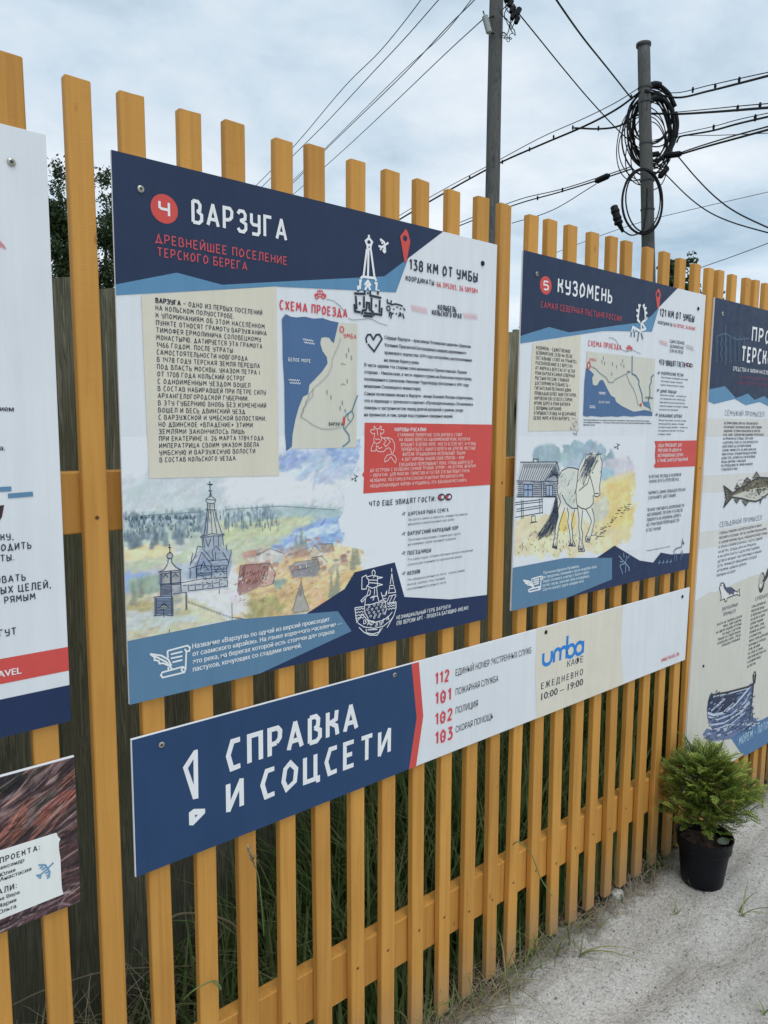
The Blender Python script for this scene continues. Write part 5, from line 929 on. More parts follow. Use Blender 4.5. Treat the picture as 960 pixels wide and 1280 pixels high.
for l in ([(390,1010),(390,1110)], [(412,1020),(416,1105)], [(465,1000),(462,1100)], [(478,985),(482,1060)]): a.stroke([q9(*q) for q in l], .0036, alb(84,116,146), 4)
a.build("footer_print", b.root)

# ================================================================== board: crafts and fisheries, right
S6 = Board("tall board on crafts with a fish and a beached boat, right of the horse board", 2.6649, 3.68, .2535, 2.1656, th=.007)
b = S6; x0, x1, z0, z1 = b.x0, b.x1, b.z0, b.z1; y8, f9, s8, w7 = Z(885,370,8.533), Z(885,510,9.143), Z(870,640,8), Z(870,780,7.53)
b.screw(*y8(153,190), ZINC, .008); b.screw(*w7(67,395), DARK, .006)
def ext(p, q, x): t_ = (x-p[0])/(q[0]-p[0]); return (x, p[1]+(q[1]-p[1])*t_)
a = b.art(); zl = y8(425,1040)[1]; zb_ = y8(400,1165)[1]
tops = [y8(180,962), y8(295,1090), y8(425,1040), y8(495,1110), y8(595,1065)]; bots = [y8(65,1152), y8(285,1098), y8(400,1166), y8(550,1130)]
xx = tops[-1][0]; k = 0
while xx < x1-.1: xx += .07; tops.append((xx, zl-(.025 if k % 2 == 0 else .0))); k += 1
xx = bots[-1][0]; k = 0
while xx < x1-.1: xx += .09; bots.append((xx, zb_-(.0 if k % 2 == 0 else .03))); k += 1
a.poly([(x0, z1), (x1, z1), (x1, zl-.012)]+tops[::-1]+[(x0, y8(45,998)[1])], NAVY, 1)
a.poly([(x0, y8(45,998)[1])]+tops+[(x1, zl-.012), (x1, zb_-.015)]+bots[::-1]+[(x0, y8(45,1128)[1])], LBLUE, 2)
NET = alb(62, 84, 110)
for i in range(7):
    a.stroke([y8(90+i*48+(10 if j % 2 else -14), 430+j*55+ (10 if i > 2 else -20)*math.sin(i)) for j in range(6)], .004, NET, 3); a.stroke([y8(90+i*48+(-14 if j % 2 else 10), 430+j*55+10*math.sin(i)) for j in range(6)], .004, NET, 3)
a.stroke([y8(*q) for q in ((90,430),(150,405),(185,400),(250,440),(300,465),(380,460),(440,450))], .006, NET, 3); a.stroke([y8(185,320), y8(180,740)], .007, NET, 3)
p0, pt, pr = y8(465,478), y8(465,340), y8(575,492); a.hand("ПРОМЫСЛЫ", p0[0], (p0[1]+pr[1])/2, pt[1]-p0[1], (pr[0]-p0[0])/hand_width("ПР", .19), WHT, 4, .19)
p0, pt, pr = y8(352,690), y8(352,545), y8(555,715); a.hand("ТЕРСКОГО БЕРЕГА", p0[0], (p0[1]+pr[1])/2, pt[1]-p0[1], (pr[0]-p0[0])/hand_width("ТЕРС", .19), WHT, 4, .19)
p0, pt, pr = y8(262,792), y8(262,753), y8(425,812); a.hand("СРЕДСТВА К ЖИЗНИ НАСЕЛЕНИЯ", p0[0], (p0[1]+pr[1])/2, pt[1]-p0[1], (pr[0]-p0[0])/hand_width("СРЕДСТВА К"), WHT, 4, .17)
for t_, q0, q1, q2 in (("РЕКА И МОРЕ КОРМИЛИ ПОМОРОВ",(318,880),(318,850),(640,910)),("ДОБЫЧА РЫБЫ И МОРСКОГО ЗВЕРЯ",(305,935),(305,905),(640,965))): a.line(t_, y8(*q0), y8(*q1), y8(*q2), alb(112,62,92), layer=4, wt=.15)
a.build("heading_print", b.root)
a = b.art()
def band(p, q, r_, s_, c): a.poly([(x0, p[1]), ext(p, q, x1), ext(s_, r_, x1), (x0, s_[1])], c, 1)
BG2 = alb(188,192,196)
band(f9(30,120), f9(640,128), f9(640,322), f9(20,322), BG2); band(f9(15,770), f9(686,732), f9(686,935), f9(8,958), BG2); band(s8(100,195), s8(700,95), s8(700,245), s8(95,358), BG2)
a.poly([(x0, s8(85,862)[1]), s8(140,796), s8(185,802), s8(440,690), s8(560,640), s8(720,600), (x1, s8(720,560)[1]), (x1, z0), (x0, z0)], alb(182,186,184), 1)
a.line("СЁМУЖИЙ ПРОМЫСЕЛ", f9(190,85), f9(190,30), f9(635,98), alb(64,88,112), layer=3, wt=.11); a.line("СЕЛЬДЯНОЙ ПРОМЫСЕЛ", s8(235,142), s8(235,95), s8(650,86), alb(64,88,112), layer=3, wt=.11)
a.para(["ИСТОРИЯ ЛОВЛИ СЁМГИ НА ТЕРСКОМ БЕРЕГУ","НАСЧИТЫВАЕТ НЕСКОЛЬКО ВЕКОВ. СЁМГУ ЛОВИЛИ","ЗАБОРАМИ, СЕТЯМИ И НЕВОДАМИ В УСТЬЯХ РЕК","И НА ТОНЯХ. СОЛЁНУЮ РЫБУ ВОЗИЛИ В АРХАНГЕЛЬСК,","НА ЯРМАРКИ И В СТОЛИЦУ. СЁМГА ШЛА","К ЦАРСКОМУ СТОЛУ. НА ТОНЕ ЖИЛИ ВСЕ ЛЕТО","ВСЕЙ СЕМЬЁЙ: ДО СЕНТЯБРЯ ЛОВИЛИ,","СОЛИЛИ, ЧИНИЛИ СЕТИ. НА ЗИМУ ЗАПАСАЛИ","РЫБУ И ЯГОДУ. СЕМУЖИЙ ПРОМЫСЕЛ КОРМИЛ","ЦЕЛЫЕ СЕЛА, ДЕЛИЛИ УЧАСТКИ ПО ЖРЕБИЮ","МЕЖДУ ДВОРАМИ, ЧТОБЫ БЫЛО","ПО СПРАВЕДЛИВОСТИ. ЗИМОЙ НАЧИНАЛИ","С ПОДЛЁДНОГО ЛОВА."], f9(183,185), f9(165,716), f9(645,220), f9(183,160)[1]-f9(183,185)[1], TX, 'hand', 3, .19)
a.para(["СЕЛЬДЬ ЛОВИЛИ У БЕРЕГОВ БЕЛОГО МОРЯ","ВЕСНОЙ И ОСЕНЬЮ, КОГДА КОСЯКИ ПОДХОДИЛИ","К САМОЙ КРОМКЕ ЛЬДА. НЕВОДОМ БРАЛИ ТОННЫ","И СРАЗУ СОЛИЛИ В БОЧКАХ, ЧАСТЬ СУШИЛИ","НА ВЕТРУ. СЕЛЬДЬ ШЛА НА ПРОДАЖУ","И НА КОРМ СКОТУ. К ДЕЛУ ПРИСТАВЛЯЛИ","ДЕТЕЙ И ЖЕНЩИН: ЧИСТИЛИ РЫБУ И ЧИНИЛИ","СЕТИ. ПРОМЫСЕЛ ОБЪЕДИНЯЛ СОСЕДЕЙ","АРТЕЛЯМИ, ДОБЫЧУ ДЕЛИЛИ","ПОРОВНУ НА ВСЕХ."], s8(235,222), s8(215,645), s8(688,470), s8(235,200)[1]-s8(235,222)[1], TX, 'hand', 3, .19)
a.line("ЗВЕРОБОЙНЫЙ", s8(258,985), s8(258,955), s8(412,940), alb(64,78,100), layer=3, wt=.13); a.line("ПРОМЫСЕЛ", s8(272,1040), s8(272,1008), s8(390,1005), alb(64,78,100), layer=3, wt=.13)
a.para(["ОХОТА НА ТЮЛЕНЯ ДАВАЛА","МЯСО, ЖИР И ШКУРЫ.","НА ЗВЕРЯ ХОДИЛИ АРТЕЛЬЮ","ПО ЛЬДУ С БАГРАМИ,","ТЯНУЛИ ЗА СОБОЙ ЛОДКИ.","НОЧЕВАЛИ В МОРЕ, СРЕДИ","ТОРОСОВ И ПОЛЫНЕЙ."], s8(205,1140), w7(190,235), s8(455,1060), s8(205,1118)[1]-s8(205,1140)[1], TX, 'hand', 3, .18, align='r')
a.line("СОЛЕВАРЕНИЕ", s8(590,885), s8(590,850), s8(760,835), alb(64,78,100), layer=3, wt=.13)
a.para(["СОЛЬ ВАРИЛИ ИЗ","МОРСКОЙ ВОДЫ","В ЖЕЛЕЗНЫХ ЧАНАХ","НА БЕРЕГУ МОРЯ.","ДРОВА РУБИЛИ","ВСЮ ЗИМУ, СОЛЬ","ВОЗИЛИ НА КОЧАХ","В ХОЛМОГОРЫ.","МОНАСТЫРИ ДЕРЖАЛИ","ВАРНИЦЫ И СКЛАДЫ.","СОЛЬ МЕНЯЛИ","НА ХЛЕБ И СУКНО,","ПЛАТИЛИ ЕЮ ПОДАТЬ","И СОЛИЛИ РЫБУ","ДО ВЕСНЫ."], s8(555,960), w7(500,402), s8(740,900), s8(555,938)[1]-s8(555,960)[1], TX, 'hand', 3, .18)
a.build("crafts_text", b.root)
# fish, seal, salt ladle, boat
a = b.art(); DK = alb(46, 52, 58); bl = alb(52, 70, 110)
fp = lambda *pts: [f9(*q) for q in pts]
body = fp((272,975),(330,940),(420,880),(520,820),(600,795),(680,800),(760,840),(800,890),(770,930),(690,975),(600,1045),(540,1068),(470,1060),(380,1035),(270,1020))
a.poly(body, alb(176,180,176), 2); a.poly(fp((272,975),(330,940),(420,880),(520,820),(600,795),(680,800),(760,840),(800,890),(690,900),(560,905),(420,950),(270,1005)), alb(96,94,80), 3)
a.poly(fp((175,890),(272,965),(270,1020),(175,1135),(205,1040),(195,980)), alb(120,120,108), 2)
for q in (fp((300,925),(325,880),(360,910)), fp((388,875),(440,795),(480,825)), fp((505,800),(550,732),(590,790)), fp((295,1045),(325,1085),(352,1048)), fp((385,1060),(425,1115),(462,1068)), fp((550,935),(605,930),(580,990)), fp((590,1040),(592,1095),(612,1040))): a.poly(q, alb(112,112,104), 4); a.stroke(q+[q[0]], .005, DK, 5, True)
a.stroke(body+[body[0]], .007, DK, 5, True); a.stroke(fp((272,965),(175,890),(195,980),(205,1040),(175,1135),(270,1020)), .006, DK, 5)
for i in range(6): a.stroke(fp((185,910+i*40),(255,975+i*8)), .003, DK, 5)
for i in range(150): xa = rr.uniform(310, 770); ya = rr.uniform(820, 950); a.stroke(fp((xa, ya), (xa+rr.uniform(8, 26), ya-rr.uniform(2, 14))), .0032, alb(52,52,46) if i % 3 else alb(132,128,108), 4)
for i in range(30): xa = rr.uniform(420, 660); ya = rr.uniform(950, 1040); a.stroke(fp((xa, ya), (xa+rr.uniform(8, 24), ya-rr.uniform(0, 8))), .003, alb(120,124,128), 4)
a.ring(f9(725,850), .006, .003, DK, 6); a.build("fish_drawing", b.root)
a = b.art(); sp_ = lambda *pts: [s8(*q) for q in pts]
sb = sp_((232,760),(245,715),(268,706),(285,730),(295,760),(350,755),(390,790),(412,800),(432,768),(430,800),(436,835),(405,825),(370,835),(310,860),(300,895),(285,890),(285,865),(240,885),(250,860),(245,810)); a.poly(sb, alb(196,202,206), 2); a.stroke(sb+[sb[0]], .004, DK, 4, True)
a.poly(sp_((268,708),(285,730),(295,760),(350,755),(390,790),(370,820),(320,810),(295,790),(275,760)), alb(74,86,120), 3); a.dot(s8(252,735), .003, DK, 4)
for i in range(20): xa = rr.uniform(300, 380); ya = rr.uniform(765, 815); a.stroke(sp_((xa, ya), (xa+rr.uniform(-8, 10), ya+rr.uniform(6, 18))), .003, DK, 4)
a.build("seal_drawing", b.root)
a = b.art(); c0 = s8(655,705); a.dot(c0, .030, DK, 2, 20, ry=.046); a.dot(s8(650,690), .024, alb(160,164,164), 3, 20, ry=.034); a.poly(sp_((660,690),(690,640),(716,560),(740,560),(715,650),(680,705)), DK, 4); a.dot(s8(640,735), .009, alb(196,200,200), 4); a.build("ladle_drawing", b.root)
a = b.art(); wp = lambda *pts: [w7(*q) for q in pts]
a.poly(wp((330,1080),(545,925),(620,900),(690,862),(1100,640),(1100,1000),(690,1110),(460,1242),(410,1200)), alb(70,108,150), 2)
bl = alb(44, 60, 92); hull = wp((130,660),(112,720),(100,800),(105,880),(140,970),(165,1020),(220,1040),(330,1030),(440,985),(500,960),(540,900),(520,740),(545,560),(520,555),(480,590),(300,640)); a.poly(hull, alb(70,88,126), 3); a.poly(wp((130,662),(300,640),(480,592),(520,572),(440,670),(360,760),(260,832),(160,852),(108,835),(112,720)), alb(36,48,78), 3, .0002)
a.poly(wp((150,1000),(560,880),(580,930),(480,980),(330,1080),(120,1110),(60,1040),(100,980)), alb(92,110,150), 2)
a.stroke(wp((150,668),(300,640),(490,590),(545,560)), .009, DK, 5); a.stroke(wp((535,470),(540,550),(520,740),(500,900)), .011, DK, 5); a.ring(w7(548,470), .010, .006, DK, 5); a.stroke(wp((560,470),(548,560)), .012, DK, 5); a.stroke(wp((140,650),(145,675)), .012, DK, 5)
for l, ww_ in (([(105,835),(160,855),(260,835),(360,760),(440,670),(520,570)], .011), ([(110,870),(200,900),(330,850),(450,740),(510,640)], .006), ([(140,815),(270,700)], .010), ([(160,680),(300,655),(480,605)], .006), ([(130,950),(260,930),(400,840),(500,720)], .007), ([(180,990),(330,940),(460,830)], .005), ([(260,820),(350,740)], .005), ([(420,830),(500,740)], .008), ([(250,960),(300,945)], .005)): a.stroke([w7(*q) for q in l], ww_, alb(168,184,206), 4)
for i in range(240): xa = rr.uniform(110, 530); ya = rr.uniform(640, 1010); a.stroke(wp((xa, ya), (xa+rr.uniform(10, 34), ya-rr.uniform(4, 26))), .0036, rr.choice((alb(26,36,62), alb(112,130,164), alb(34,48,80), alb(150,166,190))), 4)
for i in range(80): xa = rr.uniform(60, 580); ya = 1080-(xa-60)*.32+rr.uniform(-40, 40); a.stroke(wp((xa, ya), (xa+rr.uniform(6, 30), ya-rr.uniform(2, 18))), .006, rr.choice((alb(96,112,150), alb(170,182,200), alb(60,78,120))), 4)
p0, pt, pr = w7(420,1120), w7(420,1080), w7(678,995); a.hand("МОРЕМ - ПОТОМ КОРМИЛИ", p0[0]-.02, (p0[1]+pr[1])/2+.004, .036, .030, alb(150,180,210), 4, .16)
a.build("boat_drawing", b.root)

# ================================================================== boards at the left edge
S3 = Board("white board with a red stripe and navy foot, cut off at the left edge", -.62, .3728, 1.1587, 2.1605, screws=[P(14, 203)])
b = S3; x0, x1, z0, z1 = b.x0, b.x1, b.z0, b.z1; l5, l6 = Z(0,140,2.667), Z(0,580,3.556); a = b.art()
def ext2(p, q): return ext(p, q, x0)
a.poly([(x0, l6(305,812)[1]), (x1, l6(305,812)[1]), (x1, l6(310,917)[1]), (x0, l6(310,917)[1])], RED, 1); a.poly([(x0, l6(312,981)[1]), (x1, l6(312,981)[1]), (x1, z0), (x0, z0)], FNAVY, 1)
a.build("stripes", b.root); a = b.art()
def tail(t_, xr, yb, yt, font='hand', wt=.16, c=INK, hw=None, layer=2, xs=None):   # right ends of lines that run on beyond the picture's edge
    q, t2 = l6(xr, yb), l6(xr, yt); cap = t2[1]-q[1]
    if font == 'hand':
        xs = xs or cap*1.0; a = b.art(); a.hand(t_, q[0]-hand_width(t_)*xs, q[1], cap, xs, c, layer, wt)
    else: a = b.art(); a.sans(t_, q[0]-sans_width(t_)*cap, q[1], cap, cap, c, layer, 1)
    a.build("text_line", b.root)
tail("КУ,", 58, 335, 308); tail("ВОДИТЬ", 135, 374, 346); tail("ТЫ.", 62, 427, 400); tail("ОВАТЬ", 110, 516, 488); tail("БЫХ ЦЕЛЕЙ,", 222, 549, 520); tail("РЯМЫМ", 154, 601, 574); tail("ГУТ", 70, 756, 727)
tail("TRAVEL", 94, 930, 900, 'sans', c=WHT)
for t_, xr, yb in (("ием", 45, 998), ("а.", 16, 1128)):
    q = l5(xr, yb); cap = l5(xr, yb-17)[1]-q[1]; a = b.art(); a.sans(t_, q[0]-sans_width(t_)*cap, q[1], cap, cap, INK, 2, 1); a.build('text_line', b.root)
a = b.art(); a.stroke([l6(-160,122), l6(50,110)], .008, alb(84,122,158), 2); a.stroke([l6(35,142), l6(146,133)], .008, alb(84,122,158), 2)
a.poly([l6(18,182), l6(8,235), l6(-8,262), l6(-60,240), l6(-40,190)], alb(58,40,50), 2)
for i in range(4): a.stroke([l5(i*6-8,420+i*7), l5(i*6+2,458-(3-i)*2)], .0012, alb(188,120,136), 2)
a.build("ornament", b.root)

LB = Board("low board with a photo of dark cracked wood and a white credits label", -.45, .3754, .8054, 1.0913)
b = LB; x0, x1, z0, z1 = b.x0, b.x1, b.z0, b.z1; ph = Z(0, 930, 5.336)
rc = (x0, x1, z0, z1-.0022)
def paint6(nx, nz):
    p = Painter(rc, nx, nz, ph, (58, 44, 48), 21); sx_ = nx/(x1-x0); R_ = p.rr
    for i in range(620):
        x, y = R_.uniform(0, nx), R_.uniform(nz*.42, nz); L_ = R_.uniform(8, 34); ang = .5+R_.gauss(0, .16)
        c = R_.choice(((94,76,80),(70,56,62),(112,96,98),(48,36,40),(120,74,68),(34,28,34),(140,92,80),(128,116,116)))
        dab(p.img, x, y, L_, R_.uniform(1.2, 3.4), ang, c, R_.uniform(.5, .95))
        if i % 2: dab(p.img, x+1, y-2.5, L_*.9, .9, ang, (24,18,22), .8)
    for i in range(420):
        x, y = R_.uniform(0, nx), R_.uniform(0, nz*.55); c = R_.choice(((84,56,62),(62,42,48),(104,74,78),(40,28,34),(74,52,60)))
        dab(p.img, x, y, R_.uniform(6, 22), R_.uniform(.9, 2.2), .12+R_.gauss(0, .2), c, .8)
    for i in range(260):
        x, y = R_.uniform(0, nx), R_.uniform(0, nz*.14); c = R_.choice(((130,112,118),(90,70,80),(50,36,42),(160,144,148)))
        dab(p.img, x, y, R_.uniform(6, 18), R_.uniform(.8, 1.8), .25+R_.gauss(0, .35), c, .8)
    for pts, col in (([(0,690),(0,600),(120,440),(170,405),(190,440),(170,520),(130,560)], (132,84,78)), ([(95,640),(125,565),(215,520),(170,590)], (150,98,84)), ([(215,560),(300,420),(420,320),(500,300),(500,370),(360,480)], (146,86,76)), ([(165,560),(180,480),(215,400),(330,320),(430,240),(440,290),(300,400),(200,560)], (100,86,88)), ([(415,230),(500,165),(500,250),(450,280)], (146,104,96)), ([(210,170),(300,140),(420,120),(380,190),(260,270),(235,280)], (112,96,98)), ([(0,200),(160,180),(210,240),(60,330),(0,330)], (42,38,46))):
        p.fill(pts, col, .8); p.patch(pts, col, 26, 14, 1.2, .6, 18, .55, .12); p.patch(pts, [v*.4 for v in col], 10, 14, .8, .6, 6, .8, .1)
    for i in range(900):
        x, y = R_.uniform(0, nx), R_.uniform(0, nz); up_ = y > nz*.42; ang = (.52 if up_ else .15)+R_.gauss(0, .14)
        c = (18,14,18) if i % 3 else R_.choice(((168,142,140),(176,124,110),(140,128,130)))
        dab(p.img, x, y, R_.uniform(5, 20), R_.uniform(.7, 1.1), ang, c, R_.uniform(.4, .85))
    p.grain(30, 2.0); return p.img
pc = canvas("driftwood_photo", b.root, b.o, rc, paint6, 470, 1)
a = b.art()
a.poly([ext(ph(375,590), ph(0,708), x0), ph(375,590), ph(385,615), ph(402,632), ph(392,660), ph(392,695), ph(402,760), ph(408,900), ph(412,960), ph(422,1000), ext(ph(422,1000), ph(0,1170), x0)], alb(206,214,214), 2)
def tail2(t_, xr, yb, yt, font, c=INK, bold=0):
    q, t2 = ph(xr, yb), ph(xr, yt); cap = t2[1]-q[1]
    if font == 'hand': a.hand(t_, q[0]-hand_width(t_)*cap*1.05, q[1], cap, cap*1.05, c, 3, .17)
    else: a.sans(t_, q[0]-sans_width(t_)*cap, q[1], cap, cap, c, 3, bold)
tail2("И ПРОЕКТА:", 256, 706, 672, 'hand'); tail2("Александр", 160, 782, 757, 'sans', bold=1); tail2("Юлия", 100, 848, 823, 'sans', bold=1); tail2("ик Анастасия", 207, 842, 816, 'sans', bold=1)
tail2("АЛИ:", 106, 960, 925, 'hand'); tail2("на Вера", 128, 996, 972, 'sans', bold=1); tail2("Мария", 107, 1048, 1022, 'sans', bold=1); tail2("а Ольга", 106, 1090, 1064, 'sans', bold=1)
BB = alb(96, 140, 176)
for l in ([(355,790),(310,835),(250,888)], [(240,875),(272,870),(265,898)], [(255,805),(300,805),(330,850),(325,890)], [(262,828),(285,815)], [(278,838),(300,822)], [(300,862),(328,845)], [(308,880),(330,866)], [(312,896),(326,884)]): a.stroke([ph(*q) for q in l], .0032, BB, 3)
a.build("credits_label", b.root)
# ================================================================== utility poles and cables
def weathered_pole():
    m, t, b = new_mat("grey_weathered_pole"); p = pos_xyz(t)
    g = tnoise(t, scaled(t, p, (18, 18, .8)), 1.0, 7, .65, 1.0)
    L(t, ramp(t, g, [(.32, (.030, .030, .030)), (.5, (.105, .105, .10)), (.60, (.06, .06, .058)), (.76, (.20, .197, .185))]), b.inputs['Base Color']); b.inputs['Roughness'].default_value = .9
    bump(t, b, g, .7, .01); return m
POLE = weathered_pole(); CERAM = simple("pale_ceramic", (.42, .43, .42), .4, .1)
def sub_point(a, b_, t): return a+(b_-a)*t
def pole(label, pxt, pyt, pxb, pyb, D, r_top, r_bot, D2=None):
    top, mid = atd(pxt, pyt, D), atd(pxb, pyb, D2 or D); d = mid-top; foot = top+d*(top.z/(top.z-mid.z))
    root = empty("utility_pole", foot, label, "utility pole", "wooden utility poles behind the fence")
    mb = MB(foot); n = 30; pts = []; rad = []
    for i in range(n+1):
        t_ = i/n; q = foot.lerp(top, t_); q = q+Vector((.012*noise.noise(q*.7), .012*noise.noise(q*.7+Vector((5, 0, 0))), 0)); pts.append(q); rad.append((r_bot+(r_top-r_bot)*t_)*(1+.035*noise.noise(Vector((label.__len__(), t_*14, 0)))))
    mb.tube(pts, rad, 18); mb.build("pole_shaft", POLE, root, True); return root, foot, top, d.normalized()
pA, fA, tA, dA = pole("taller grey utility pole behind the village board, its top out of view", 624, -190, 614.5, 300, 11.7, .108, .122)
pB, fB, tB, dB = pole("shorter grey wooden utility pole with a large black cable coil hung on it", 804.5, 56, 810, 310, 12.6, .105, .118)
# iron cap of the short pole
mb = MB(fB); mb.tube([tB-Vector((0, 0, .03)), tB+Vector((0, 0, .02)), tB+Vector((0, 0, .03))], [.125, .128, .10], 18); mb.build("pole_cap", POLE, pB, True)
for py in (110, 128, 180, 226, 262): mb = MB(fB); q = atd(805+(py-56)*.0216, py, 12.6); mb.tube([q-Vector((0, 0, .012)), q+Vector((0, 0, .012))], .121, 18); mb.build("steel_strap", STEELWIRE, pB)
# long insulator and wire tangle on the tall pole
mb = MB(fA); ia, ib = atd(606, 20, 11.5), atd(611.5, 41, 11.5)
pts = []; rad = []
for i in range(17): pts.append(ia.lerp(ib, i/16)); rad.append(.052 if i % 2 else .040)
mb.tube(pts, rad, 12); mb.build("insulator", CERAM, pA)
mb = MB(fA); mb.tube([atd(604, 14, 11.5), atd(607, 24, 11.5), atd(617, 20, 11.6)], .012, 8); mb.build("insulator_bracket", BLACKRUB, pA); mb = MB(fA); mb.tube([atd(611, 40, 11.5), atd(617, 42, 11.6)], .012, 8); mb.build("insulator_bracket", BLACKRUB, pA)
mb = MB(fA); rt = random.Random(8)
for k in range(5):
    pts = []; cx_, cy_ = 634+rt.uniform(-3, 8), -6
    for i in range(34): t_ = i/33; pts.append(atd(cx_+rt.uniform(-.6, .6)+6*math.sin(t_*9+k*1.7)*(1-.3*t_)+t_*rt.uniform(-3, 6)*0+3*math.cos(t_*5+k), cy_+t_*(40+k*3.5), 11.45+.04*math.sin(t_*20+k)))
    mb.tube(pts, .0075, 6)
for i in range(40):
    pass
mb.tube([atd(626+i*.5+2.6*math.cos(i*1.1), 46-4*math.sin(i*.25)+2.6*math.sin(i*1.1), 11.4) for i in range(30)], .006, 6)
mb.build("loose_wires", BLACKRUB, pA, True)
mb = MB(fA)
for (px, py) in ((640,12),(645,17),(648,14),(646,25),(641,20),(634,-2),(638,4)): q = atd(px, py, 11.4); mb.tube([q-Vector((.02, 0, .05)), q+Vector((.02, 0, .04))], [.035, .045], 8)
mb.build("clamp", BLACKRUB, pA)

def smooth_path(pts, n=6):
    pts = [Vector(p) for p in pts]
    if len(pts) < 3: return [pts[0].lerp(pts[1], i/12) for i in range(13)]
    out_ = []; q = [pts[0]*2-pts[1]]+pts+[pts[-1]*2-pts[-2]]
    for i in range(1, len(q)-2):
        for j in range(n):
            t_ = j/n; out_.append(.5*((2*q[i])+(-q[i-1]+q[i+1])*t_+(2*q[i-1]-5*q[i]+4*q[i+1]-q[i+2])*t_*t_+(-q[i-1]+3*q[i]-3*q[i+1]+q[i+2])*t_**3))
    return out_+[pts[-1]]
def cable(label, strands, clips=(), sleeve=None, mat=None, group="overhead wires and cables"):
    """strands: list of (points as (px, py, depth), radius)"""
    P0 = atd(*strands[0][0][0]); root = empty("overhead_cable", P0, label, "cable", group)
    for pts, r_ in strands:
        mb = MB(P0); mb.tube(smooth_path([atd(*p) for p in pts]), r_*.9, 7); mb.build("strand", mat or BLACKRUB, root, True)
    if clips:
        mb = MB(P0)
        for c in clips: q = atd(*c); mb.tube([q+Vector((0, 0, .05)), q+Vector((0, 0, .02)), q-Vector((0, 0, .035))], [.012, .022, .014], 6)
        mb.build("clip", BLACKRUB, root)
    if sleeve:
        for s_ in sleeve:
            mb = MB(P0); q0, q1 = atd(*s_[0]), atd(*s_[1]); rs = s_[2]
            mb.tube([q0, q0.lerp(q1, .08), q0.lerp(q1, .15), q0.lerp(q1, .85), q0.lerp(q1, .93), q1], [rs*.4, rs*.75, rs, rs, rs*.7, rs*.35], 10); mb.build("splice_sleeve", BLACKRUB, root, True)
    return root
cable("thick clipped black cable climbing from the village board's top to the short pole", [([(480,287,19),(505,271,18),(556,241,17),(620,206,16),(676,181,15),(730,158,14),(770,137,13.2),(800,115,12.55)], .021), ([(480,283,19),(505,266,18),(556,236,17),(620,202,16),(676,172,15),(730,148,14),(770,128,13.2),(800,109,12.55)], .009)],
      [(587,222,16.6),(628,203,16),(662,187,15.4),(692,172,14.7),(716,160,14.2)])
cable("topmost black cable leaving the short pole to the right, with three clips", [([(806,114,12.5),(846,122,12.2),(885,114,11),(925,104,10),(990,87,8.8)], .018), ([(806,112,12.5),(845,116,12.2),(885,107,11),(925,98,10),(990,84,8.8)], .008)], [(866,113,11.6),(894,109,10.8),(924,101,10)])
cable("almost level black cable from the coil to the right edge, with two clips", [([(718,160,14.2),(750,161,13.5),(775,157,13),(800,143,12.7),(848,142.5,12.2),(890,140,11),(930,137,10),(990,132,8.8)], .019), ([(848,140,12.2),(890,136,11),(930,132,10),(990,127,8.8)], .008)], [(922,136,10.3),(950,133,9.6),(748,161,13.6)])
cable("black cable curving off the coil to the right edge just above the spliced bundle", [([(846,178,12.6),(850,171,12.4),(864,168,12),(892,163,11.2),(925,154,10.2),(990,139,8.8)], .016), ([(818,175,12.6),(850,167,12.2),(892,158,11.2),(925,149,10.2),(990,135,8.8)], .007)], [(892,160,11.2),(944,148,9.6)])
cable("spliced bundle of two black cables leaving the coil's lower right to the right edge", [([(838,196,12.7),(850,193,12.4),(880,184,11.4),(920,173,10.3),(990,154,8.8)], .017), ([(850,191,12.4),(880,181,11.4),(920,169,10.3),(990,150,8.8)], .012), ([(812,176,12.6),(850,170,12.4),(900,169,11),(990,165,8.8)], .006)], (), [((830,195,12.6),(853,192,12.4),.05)])
cable("spliced bundle of thin cables rising from behind the middle pickets to the coil's lower left", [([(560,288,18),(600,272,17),(650,254,15.6),(700,240,14.4),(745,226,13.4),(790,211,12.7)], .014), ([(560,284,18),(600,268,17),(650,249,15.6),(700,237,14.4),(745,223,13.4),(790,208,12.7)], .010), ([(640,279,16),(690,263,14.8),(745,230,13.4)], .009)], [(672,248,15),(703,238,14.3)], [((744,227,13.4),(762,219,13.1),.055)])
cable("black wire slanting down from the top edge, right of centre, to the short pole", [([(680,-25,8.2),(697,2,8.6),(728,46,9.6),(760,86,11),(790,124,12.5)], .013)], [(789,122,12.5)])
cable("black wire slanting from the tall pole behind the coil to the lower right", [([(646,14,11.3),(672,46,11.6),(706,88,12),(740,128,12.5),(778,168,13),(815,150+48,13),(834,220,12.8),(870,254,11.8),(910,276,10.8),(990,299,9.4)], .011)])
cable("black wire sagging from the coil's splice to the right edge, the upper of two there", [([(848,196,12.5),(870,222,11.9),(895,247,11),(925,268,10.2),(990,298,9)], .012)])
cable("single thin grey wire crossing low behind the short pole", [([(660,330,22),(715,308,21),(790,281,20),(860,263,19),(960,240,18),(1000,230,17.6)], .009)], mat=STEELWIRE)
cable("thin grey wire rising from behind the horse board's last pickets to the right edge", [([(830,350,22),(880,333,20),(920,319,18.5),(960,304,17),(1000,289,16)], .011)], mat=STEELWIRE)
WG = "thin wires rising to the tall pole"
cable("leftmost thin wire rising over the village board to the photo's top", [([(300,250,30),(323,229,28),(370,180,25),(430,109,22),(475,64,20),(520,8,18),(545,-30,17)], .013)], mat=STEELWIRE, group=WG)
cable("second thin wire from the left rising over the village board", [([(310,250,30),(331,230,28),(370,191,25),(409,152,23),(460,97,20.5),(505,49,18.5),(548,0,17),(570,-25,16)], .013)], mat=STEELWIRE, group=WG)
